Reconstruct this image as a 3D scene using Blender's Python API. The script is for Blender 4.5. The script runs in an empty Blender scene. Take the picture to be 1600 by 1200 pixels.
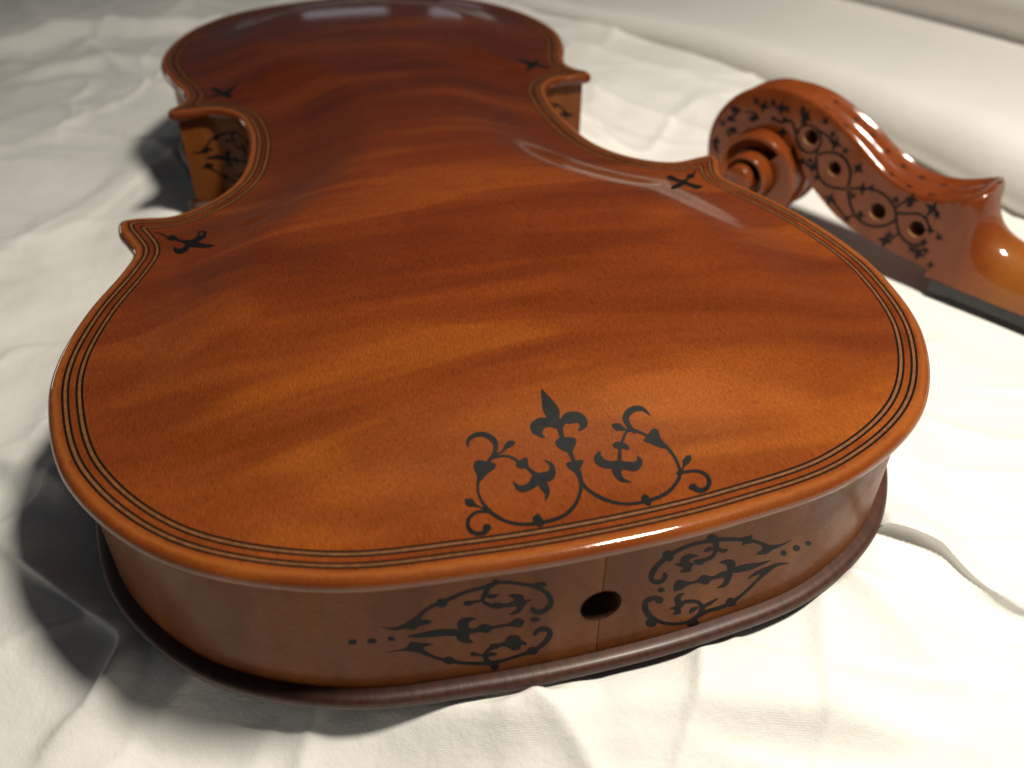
import bpy, bmesh, math, random
import numpy as np
from mathutils import Vector, Matrix
from mathutils.geometry import delaunay_2d_cdt

S = 0.001                      # everything below is in millimetres
scene = bpy.context.scene
C = scene.collection

# ------------------------------------------------------------------ camera
cam_d = bpy.data.cameras.new('camera')
cam = bpy.data.objects.new('camera', cam_d)
C.objects.link(cam)
cam_d.sensor_width = 36.0
cam_d.lens = 1374.83 / 1600 * 36.0
cam_d.clip_start = 0.01
cam_d.clip_end = 50.0
right = Vector((0.9622995, -0.2718655, 0.0082964))
down = Vector((-0.1602143, -0.5912184, -0.7904380))
fwd = Vector((0.2197979, 0.7593089, -0.6124859))
m = Matrix((right, -down, -fwd)).transposed().to_4x4()
m.translation = Vector((-44.538, -92.292, 110.180)) * S
cam.matrix_world = m
cam_d.dof.use_dof = True
cam_d.dof.focus_distance = 0.185
cam_d.dof.aperture_fstop = 14.0
scene.camera = cam

# ------------------------------------------------------------------ light
world = bpy.data.worlds.new('World')
scene.world = world
world.use_nodes = True
bg = world.node_tree.nodes['Background']
bg.inputs[0].default_value = (0.80, 0.92, 1.0, 1)
bg.inputs[1].default_value = 0.042


def lamp(name, kind, loc, energy, color, size, aim=None, size_y=None):
    d = bpy.data.lights.new(name, kind)
    d.energy = energy
    d.color = color
    if kind == 'AREA':
        d.size = size * S
        if size_y:
            d.shape = 'RECTANGLE'
            d.size_y = size_y * S
    else:
        d.shadow_soft_size = size * S
    o = bpy.data.objects.new(name, d)
    C.objects.link(o)
    o.location = Vector(loc) * S
    if aim:
        o.rotation_euler = (Vector(aim) - Vector(loc)).to_track_quat('-Z', 'Y').to_euler()
    return o


key = lamp('desk_lamp', 'SPOT', (165, -60, 480), 19.2, (1.0, 0.93, 0.80), 38, (205, 95, -50))
key.data.spot_size = math.radians(126)
key.data.spot_blend = 1.0
# two small panes of a far window, seen only as reflections
lamp('far_window', 'AREA', (180, 2300, 330), 0.04, (0.85, 0.9, 1.0), 260, (0, 250, 0), 90)
lamp('far_window', 'AREA', (520, 2300, 330), 0.03, (0.85, 0.9, 1.0), 130, (0, 250, 0), 150)
lamp('added_rim_light', 'AREA', (-1350, 2000, 260), 1.5, (1.0, 0.9, 0.75), 420, (-60, 200, 0), 160)  # added area light, gives the left rim its bright line

scene.view_settings.view_transform = 'Standard'
scene.view_settings.look = 'None'
scene.view_settings.exposure = 0.0
scene.view_settings.gamma = 1.0
scene.cycles.max_bounces = 8
scene.cycles.use_denoising = True
scene.cycles.sample_clamp_indirect = 4.0


# ------------------------------------------------------------------ material helpers
class NT:
    def __init__(s, name):
        s.m = bpy.data.materials.new(name)
        s.m.use_nodes = True
        s.t = s.m.node_tree
        s.b = s.t.nodes['Principled BSDF']

    def n(s, typ, **kw):
        nd = s.t.nodes.new(typ)
        for k, v in kw.items():
            if k.startswith('i_'):
                key = k[2:]
                nd.inputs[int(key) if key.isdigit() else key.replace('_', ' ')].default_value = v
            else:
                setattr(nd, k, v)
        return nd

    def l(s, a, b):
        s.t.links.new(a, b)

    def noise(s, vec, scale, detail=3.0, rough=0.5, dist=0.0):
        nd = s.n('ShaderNodeTexNoise')
        nd.inputs['Scale'].default_value = scale
        nd.inputs['Detail'].default_value = detail
        nd.inputs['Roughness'].default_value = rough
        nd.inputs['Distortion'].default_value = dist
        s.l(vec, nd.inputs['Vector'])
        return nd.outputs['Fac']

    def mapping(s, vec, scale=(1, 1, 1), rot=(0, 0, 0)):
        nd = s.n('ShaderNodeMapping')
        nd.inputs['Scale'].default_value = scale
        nd.inputs['Rotation'].default_value = rot
        s.l(vec, nd.inputs['Vector'])
        return nd.outputs['Vector']

    def ramp(s, fac, stops, interp='EASE'):
        nd = s.n('ShaderNodeValToRGB')
        cr = nd.color_ramp
        cr.interpolation = interp
        while len(cr.elements) < len(stops):
            cr.elements.new(0.5)
        for e, (p, c) in zip(cr.elements, stops):
            e.position = p
            e.color = c if len(c) == 4 else (*c, 1)
        s.l(fac, nd.inputs[0])
        return nd.outputs[0]

    def mix(s, fac, a, b, mode='MIX'):
        nd = s.n('ShaderNodeMix', data_type='RGBA', blend_type=mode)
        for sock, v in ((nd.inputs[0], fac), (nd.inputs[6], a), (nd.inputs[7], b)):
            if hasattr(v, 'is_linked'):
                s.l(v, sock)
            else:
                sock.default_value = v if isinstance(v, (int, float)) else (*v[:3], 1)
        return nd.outputs[2]

    def bump(s, h, strength, dist, normal=None):
        nd = s.n('ShaderNodeBump')
        nd.inputs['Strength'].default_value = strength
        nd.inputs['Distance'].default_value = dist
        s.l(h, nd.inputs['Height'])
        if normal is not None:
            s.l(normal, nd.inputs['Normal'])
        return nd.outputs['Normal']

    def setp(s, **kw):
        for k, v in kw.items():
            s.b.inputs[k.replace('_', ' ')].default_value = v


def maple(name, uv=None, gloss=1.0, base=None, wear_and_falloff=False, neck=False, flame=1.0, axis=(0, 0, 0), rough=0.44, coat_rough=0.075):
    """varnished flamed maple: broad soft flames, short pores along the grain, clear coat"""
    k = NT(name)
    tc = k.n('ShaderNodeTexCoord')
    co = tc.outputs['UV'] if uv else tc.outputs['Object']
    co = k.mapping(co, rot=axis)
    # flames: bands across the grain (grain runs along y)
    fl = k.noise(k.mapping(co, (11, 54, 11), (0, 0, 0.20)), 1.0, 2.0, 0.5, 0.7)
    fl2 = k.noise(k.mapping(co, (22, 150, 22), (0, 0, 0.26)), 1.0, 3.0, 0.5, 0.5)
    dark, mid, light = base or ((0.112, 0.026, 0.0052), (0.165, 0.042, 0.0075), (0.265, 0.083, 0.0128))
    c1 = k.ramp(fl, ((0.34, dark), (0.50, mid), (0.66, light)))
    c2 = k.ramp(fl2, ((0.30, (0.82, 0.79, 0.77)), (0.70, (1.12, 1.14, 1.15))))
    col = k.mix(flame, mid, c1)
    col = k.mix(0.5 * flame, col, c2, 'MULTIPLY')
    # pores / medullary flecks, short dashes along the grain
    po = k.noise(k.mapping(co, (4200, 620, 4200)), 1.0, 3.0, 0.6)
    pc = k.ramp(po, ((0.26, (0.52, 0.46, 0.42)), (0.50, (1, 1, 1)), (0.74, (1.45, 1.5, 1.52))))
    col = k.mix(0.75, col, pc, 'MULTIPLY')
    # cloudy varnish
    cl = k.noise(co, 38, 4.0, 0.55)
    cc = k.ramp(cl, ((0.3, (0.80, 0.72, 0.66)), (0.7, (1.12, 1.14, 1.14))))
    col = k.mix(0.8, col, cc, 'MULTIPLY')
    if neck:
        at = k.n('ShaderNodeAttribute', attribute_name='edge')
        add = k.n('ShaderNodeMath', operation='MULTIPLY_ADD')
        k.l(k.noise(co, 130, 4.0, 0.6), add.inputs[0])
        add.inputs[1].default_value = 0.5
        k.l(at.outputs['Fac'], add.inputs[2])
        fac = k.ramp(add.outputs[0], ((0.3, (0, 0, 0)), (1.0, (1, 1, 1))))
        col = k.mix(fac, col, k.mix(0.6, (0.25, 0.090, 0.017), pc, 'MULTIPLY'))
    if wear_and_falloff:
        # light falloff painted into the varnish: darker and redder up the body, golden at the tail
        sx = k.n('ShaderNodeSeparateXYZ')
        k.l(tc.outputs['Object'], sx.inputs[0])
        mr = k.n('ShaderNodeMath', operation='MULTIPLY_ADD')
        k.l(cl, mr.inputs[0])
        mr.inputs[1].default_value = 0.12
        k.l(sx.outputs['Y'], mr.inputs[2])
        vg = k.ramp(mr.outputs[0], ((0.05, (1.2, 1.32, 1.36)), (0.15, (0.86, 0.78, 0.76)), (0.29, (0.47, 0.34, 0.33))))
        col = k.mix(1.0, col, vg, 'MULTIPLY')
        at = k.n('ShaderNodeAttribute', attribute_name='edge')
        wn = k.noise(co, 420, 3.0, 0.6)
        add = k.n('ShaderNodeMath', operation='MULTIPLY_ADD')
        k.l(wn, add.inputs[0])
        add.inputs[1].default_value = 1.4
        k.l(at.outputs['Fac'], add.inputs[2])
        wr = k.ramp(add.outputs[0], ((0.0, (0, 0, 0)), (0.15, (0.1, 0.1, 0.1)), (0.24, (0.9, 0.9, 0.9)), (0.34, (0.15, 0.15, 0.15)), (0.5, (0, 0, 0))), 'LINEAR')
        dv = k.n('ShaderNodeMath', operation='DIVIDE')
        k.l(add.outputs[0], dv.inputs[0])
        dv.inputs[1].default_value = 10.0
        k.t.links.remove(wr.node.inputs[0].links[0])
        k.l(dv.outputs[0], wr.node.inputs[0])
        col = k.mix(wr, col, (0.27, 0.095, 0.022))
    k.l(col, k.b.inputs['Base Color'])
    ro = k.ramp(k.noise(co, 160, 3.0), ((0.3, (rough - .06,) * 3), (0.7, (rough + .1,) * 3)))
    k.l(ro, k.b.inputs['Roughness'])
    k.setp(Coat_Weight=gloss, Coat_IOR=1.5, Coat_Roughness=coat_rough, IOR=1.45, Coat_Tint=(1.0, 0.80, 0.62, 1))
    k.b.inputs['Specular IOR Level'].default_value = 0.1
    b1 = k.bump(k.noise(co, 900, 2.0, 0.5), 0.10, 0.0004)
    b1 = k.bump(po, 0.05, 0.0002, b1)
    k.l(b1, k.b.inputs['Normal'])
    b2 = k.bump(k.noise(co, 260, 3.0, 0.6), 0.05, 0.0006)
    b2 = k.bump(k.noise(k.mapping(co, (1500, 700, 1500)), 1.0, 2.0), 0.06, 0.0002, b2)
    k.l(b2, k.b.inputs['Coat Normal'])
    return k.m


M = {}
M['back'] = maple('varnished_maple_back', wear_and_falloff=True, flame=0.64, gloss=0.85)
M['rib'] = maple('varnished_maple_rib', uv=True, gloss=0.16, coat_rough=0.14, flame=0.6, base=((0.12, 0.036, 0.009), (0.175, 0.055, 0.0135), (0.25, 0.085, 0.020)), axis=(0, 0, math.pi / 2))
M['neck'] = maple('varnished_maple_neck', gloss=0.6, coat_rough=0.09, neck=True, flame=0.45, base=((0.125, 0.030, 0.008), (0.175, 0.044, 0.0105), (0.23, 0.062, 0.014)))
M['scroll'] = maple('varnished_maple_scroll', gloss=0.6, coat_rough=0.09, flame=0.45, base=((0.125, 0.030, 0.008), (0.175, 0.044, 0.0105), (0.23, 0.062, 0.014)))

k = NT('varnished_spruce')
tc = k.n('ShaderNodeTexCoord')
gr = k.noise(k.mapping(tc.outputs['Object'], (700, 10, 700)), 1.0, 2.0, 0.5)
k.l(k.ramp(gr, ((0.35, (0.034, 0.009, 0.0035)), (0.62, (0.055, 0.0145, 0.005)))), k.b.inputs['Base Color'])
k.setp(Roughness=0.5, Coat_Weight=0.08, Coat_Roughness=0.2)
k.l(k.bump(gr, 0.15, 0.0004), k.b.inputs['Normal'])
M['spruce'] = k.m


def plain(name, col, rough=0.5, coat=0.0, var=0.3, scale=300, bump=0.0, coat_rough=0.08):
    k = NT(name)
    tc = k.n('ShaderNodeTexCoord')
    n = k.noise(tc.outputs['Object'], scale, 4.0, 0.6)
    k.l(k.ramp(n, ((0.3, tuple(c * (1 - var) for c in col)), (0.7, tuple(c * (1 + var) for c in col)))), k.b.inputs['Base Color'])
    k.setp(Roughness=rough, Coat_Weight=coat, Coat_Roughness=coat_rough)
    if bump:
        k.l(k.bump(n, bump, 0.0004), k.b.inputs['Normal'])
    return k.m


M['ink'] = plain('black_inlay', (0.0035, 0.0032, 0.003), 0.6, 0.0, 0.5, 900, 0.15)
M['ink'].node_tree.nodes['Principled BSDF'].inputs['Specular IOR Level'].default_value = 0.18
M['strand'] = plain('purfling_black', (0.006, 0.0035, 0.002), 0.7, 0.0, 0.3, 900)
M['strand'].node_tree.nodes['Principled BSDF'].inputs['Specular IOR Level'].default_value = 0.08
M['core'] = plain('purfling_light', (0.155, 0.053, 0.0115), 0.6, 0.0, 0.25, 700)
M['bore'] = plain('dark_bore', (0.022, 0.010, 0.005), 0.7, 0.0, 0.3, 500)
M['end_bore'] = plain('end_hole_wood', (0.075, 0.026, 0.010), 0.6, 0.0, 0.4, 500)
M['boxwood'] = plain('worn_bore_wood', (0.33, 0.16, 0.06), 0.55, 0.2, 0.25, 500)
M['ebony'] = plain('ebony', (0.013, 0.012, 0.012), 0.42, 0.0, 0.4, 400, 0.1)


def fabric(name, col, var, weave=1.0):
    k = NT(name)
    tc = k.n('ShaderNodeTexCoord')
    co = tc.outputs['Object']
    n = k.noise(co, 14, 5.0, 0.6)
    c = k.ramp(n, ((0.3, tuple(v * (1 - var) for v in col)), (0.7, tuple(min(v * (1 + var), 0.9) for v in col))))
    k.l(c, k.b.inputs['Base Color'])
    k.setp(Roughness=0.92)
    k.b.inputs['Specular IOR Level'].default_value = 0.15
    k.b.inputs['Sheen Weight'].default_value = 0.15
    w1 = k.n('ShaderNodeTexWave', wave_type='BANDS', bands_direction='X')
    w2 = k.n('ShaderNodeTexWave', wave_type='BANDS', bands_direction='Y')
    rc = k.mapping(co, (1, 1, 1), (0, 0, 0.25))
    for w in (w1, w2):
        w.inputs['Scale'].default_value = 1150
        w.inputs['Distortion'].default_value = 3.0
        w.inputs['Detail'].default_value = 2.0
        w.inputs['Detail Scale'].default_value = 0.4
        k.l(rc, w.inputs['Vector'])
    ad = k.n('ShaderNodeMath', operation='ADD')
    k.l(w1.outputs['Fac'], ad.inputs[0])
    k.l(w2.outputs['Fac'], ad.inputs[1])
    b = k.bump(k.noise(co, 110, 5.0, 0.6), 0.5 * weave, 0.0014)
    b = k.bump(ad.outputs[0], 0.25 * weave, 0.0001, b)
    k.l(b, k.b.inputs['Normal'])
    return k.m


M['sheet'] = fabric('white_cotton', (0.79, 0.775, 0.735), 0.03)
M['pad'] = fabric('white_padding', (0.70, 0.68, 0.645), 0.03, 0.5)


# ------------------------------------------------------------------ object helpers
def mesh(name, verts, faces, mat, parent=None, smooth=True, uv=None, attr=None):
    me = bpy.data.meshes.new(name)
    me.from_pydata([tuple(float(c) * S for c in v) for v in verts], [], [tuple(int(i) for i in f) for f in faces])
    me.materials.append(mat)
    if smooth:
        me.polygons.foreach_set('use_smooth', [True] * len(me.polygons))
    if uv is not None:
        lay = me.uv_layers.new(name='UVMap')
        li = np.empty(len(me.loops), int)
        me.loops.foreach_get('vertex_index', li)
        lay.data.foreach_set('uv', (np.asarray(uv)[li] * S).ravel())
    if attr is not None:
        a = me.attributes.new('edge', 'FLOAT', 'POINT')
        a.data.foreach_set('value', np.asarray(attr, np.float32))
    me.update()
    o = bpy.data.objects.new(name, me)
    C.objects.link(o)
    if parent:
        o.parent = parent
    return o


def thing(name, label, cat, loc=(0, 0, 0)):
    o = bpy.data.objects.new(name, None)
    o.empty_display_size = 0.02
    C.objects.link(o)
    o.location = Vector(loc) * S
    o['label'] = label
    o['category'] = cat
    return o


def cdt(loops, extra):
    """triangles inside closed loops (first one outer, later ones holes) with extra inner points"""
    pts, edges = [], []
    for L in loops:
        b = len(pts)
        pts += [Vector((float(x), float(y))) for x, y in L]
        edges += [(b + i, b + (i + 1) % len(L)) for i in range(len(L))]
    pts += [Vector((float(x), float(y))) for x, y in extra]
    v, e, f, ov, oe, of = delaunay_2d_cdt(pts, edges, [], 2, 1e-5)
    V = np.array([(p.x, p.y) for p in v])
    F = np.array([t for t in f if len(t) == 3])
    cen = V[F].mean(1)
    ok = inside(cen, np.array(loops[0]))
    for L in loops[1:]:
        ok &= ~inside(cen, np.array(L))
    F = F[ok]
    a, b, c = V[F[:, 0]], V[F[:, 1]], V[F[:, 2]]
    cr = (b[:, 0] - a[:, 0]) * (c[:, 1] - a[:, 1]) - (b[:, 1] - a[:, 1]) * (c[:, 0] - a[:, 0])
    F[cr < 0] = F[cr < 0][:, ::-1]
    return V, F


def offset_poly(P,d,keep=.93):
    """inward offset of a closed counter-clockwise polyline, self-crossing parts dropped"""
    t=np.roll(P,-1,0)-np.roll(P,1,0);t/=np.linalg.norm(t,axis=1)[:,None]
    Q=P+np.c_[-t[:,1],t[:,0]]*d
    return Q[dist_poly(Q,P)>=d*keep]
def dist_poly(Q,P):
    a=P;b=np.roll(P,-1,0);ab=b-a;L=(ab**2).sum(1)+1e-12;out=np.empty(len(Q))
    for i in range(0,len(Q),2000):
        q=Q[i:i+2000,None]
        t=np.clip(((q-a)*ab).sum(-1)/L,0,1)
        out[i:i+2000]=np.sqrt(((q-a-t[...,None]*ab)**2).sum(-1).min(1))
    return out
def inside(Q,P):
    x=P[:,0];y=P[:,1];x2=np.roll(x,-1);y2=np.roll(y,-1);r=np.zeros(len(Q),bool)
    for i in range(0,len(Q),4000):
        qx=Q[i:i+4000,0:1];qy=Q[i:i+4000,1:2]
        c=((y>qy)!=(y2>qy));xi=x+(qy-y)*(x2-x)/np.where(y2==y,1e-9,y2-y)
        r[i:i+4000]=((c&(qx<xi)).sum(1)%2)==1
    return r
def resample(P,step):
    Q=np.vstack([P,P[:1]]);s=np.r_[0,np.cumsum(np.linalg.norm(np.diff(Q,axis=0),axis=1))]
    n=int(round(s[-1]/step));t=np.arange(n)*s[-1]/n
    return np.c_[np.interp(t,s,Q[:,0]),np.interp(t,s,Q[:,1])]
def sm(a,b,x):
    t=np.clip((x-a)/(b-a),0,1);return t*t*(3-2*t)
class Geo:
    H=9.5
    def __init__(s,OUT):
        s.P=resample(OUT,1.2)
        s.x0,s.y0,s.h=-104.,-8.,2.
        s.nx,s.ny=105,190
        X,Y=np.meshgrid(s.x0+s.h*np.arange(s.nx),s.y0+s.h*np.arange(s.ny))
        q=np.c_[X.ravel(),Y.ravel()]
        ins=inside(q,s.P).reshape(X.shape)
        u=np.zeros(X.shape)
        for it in range(2500):
            v=(np.roll(u,1,0)+np.roll(u,-1,0)+np.roll(u,1,1)+np.roll(u,-1,1))/4+1e-3
            u=np.where(ins,v,0)
        s.arch=(u/u.max())**.72
        s.rib=resample(offset_poly(s.P,3.0),1.0)
    def bil(s,q):
        fx=np.clip((q[:,0]-s.x0)/s.h,0,s.nx-1.001);fy=np.clip((q[:,1]-s.y0)/s.h,0,s.ny-1.001)
        i=fx.astype(int);j=fy.astype(int);a=fx-i;b=fy-j;A=s.arch
        return A[j,i]*(1-a)*(1-b)+A[j,i+1]*a*(1-b)+A[j+1,i]*(1-a)*b+A[j+1,i+1]*a*b
    def ztop(s,q,d=None):
        if d is None: d=dist_poly(q,s.P)
        r=1.8
        z=np.where(d<r,-r+np.sqrt(np.maximum(r*r-(r-np.minimum(d,r))**2,0)),0)
        z=z-.25*sm(2.2,6.5,d)
        return z+s.H*s.bil(q)*sm(4.5,40,d)


def catmull_closed(P,n=10):
    Q=np.vstack([P[-1:],P,P[:2]]);out=[]
    for i in range(1,len(Q)-2):
        p0,p1,p2,p3=Q[i-1],Q[i],Q[i+1],Q[i+2]
        d=lambda a,b:max(np.linalg.norm(b-a)**.5,1e-6)
        t0=0;t1=t0+d(p0,p1);t2=t1+d(p1,p2);t3=t2+d(p2,p3)
        t=np.linspace(t1,t2,n,endpoint=False)[:,None]
        A1=(t1-t)/(t1-t0)*p0+(t-t0)/(t1-t0)*p1;A2=(t2-t)/(t2-t1)*p1+(t-t1)/(t2-t1)*p2;A3=(t3-t)/(t3-t2)*p2+(t-t2)/(t3-t2)*p3
        B1=(t2-t)/(t2-t0)*A1+(t-t0)/(t2-t0)*A2;B2=(t3-t)/(t3-t1)*A2+(t-t1)/(t3-t1)*A3
        out.append((t2-t)/(t2-t1)*B1+(t-t1)/(t2-t1)*B2)
    return np.vstack(out)


def catmull_open(P, n=4):
    P = np.asarray(P, float)
    Q = np.vstack([2*P[0]-P[1], P, 2*P[-1]-P[-2]])
    out = []
    for i in range(1, len(Q)-2):
        p0, p1, p2, p3 = Q[i-1], Q[i], Q[i+1], Q[i+2]
        t = np.linspace(0, 1, n, endpoint=False)[:, None]
        d = lambda a, b: max(np.linalg.norm((b-a)[:2])**.5, 1e-6)
        t0 = 0; t1 = t0+d(p0, p1); t2 = t1+d(p1, p2); t3 = t2+d(p2, p3); t = t1+t*(t2-t1)
        A1 = (t1-t)/(t1-t0)*p0+(t-t0)/(t1-t0)*p1; A2 = (t2-t)/(t2-t1)*p1+(t-t1)/(t2-t1)*p2; A3 = (t3-t)/(t3-t2)*p2+(t-t2)/(t3-t2)*p3
        B1 = (t2-t)/(t2-t0)*A1+(t-t0)/(t2-t0)*A2; B2 = (t3-t)/(t3-t1)*A2+(t-t1)/(t3-t1)*A3
        out.append((t2-t)/(t2-t1)*B1+(t-t1)/(t2-t1)*B2)
    out.append(P[-1:])
    return np.vstack(out)


# measured outline of the body and outlines of the inlays, millimetres
OUTLINE = [[0.16,-2.17],[23.61,-1.37],[48.6,2.65],[72.66,15.8],[89.37,38.92],[95.67,63.4],[95.83,78.7],[92.61,98.01],[86.15,116.64],[83.47,123.91],[84.89,130.03],[87.2,135.25],[87.01,140.67],[82.58,140.47],[72.74,139.04],[63.1,144.7],[55.27,157.19],[52.23,177.86],[52.44,195.83],[55.15,210.05],[61.67,217.49],[69.45,218.03],[75.09,219.02],[75.84,224.0],[72.69,227.92],[70.95,233.47],[71.93,240.92],[76.81,255.29],[80.06,271.75],[79.68,285.25],[76.41,300.74],[68.17,319.6],[52.71,336.87],[30.3,347.32],[12.32,351.38],[0.51,353.41],[-11.32,350.92],[-29.4,346.62],[-51.93,336.02],[-67.57,318.65],[-76.16,299.75],[-79.81,284.23],[-80.44,270.6],[-77.3,253.96],[-72.57,239.31],[-71.52,231.61],[-73.31,225.87],[-76.62,221.93],[-75.89,217.18],[-70.05,217.01],[-61.96,217.37],[-54.99,210.48],[-51.81,196.86],[-51.88,179.48],[-55.88,159.29],[-63.92,146.82],[-73.17,140.73],[-82.63,141.65],[-86.8,140.71],[-86.9,134.26],[-84.65,128.12],[-82.73,121.39],[-84.52,113.84],[-91.48,95.63],[-95.68,77.06],[-95.63,62.37],[-89.68,38.38],[-72.98,15.91],[-48.48,2.94],[-23.35,-0.97]]
RIBSTART = (0.0, 1.0)
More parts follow.
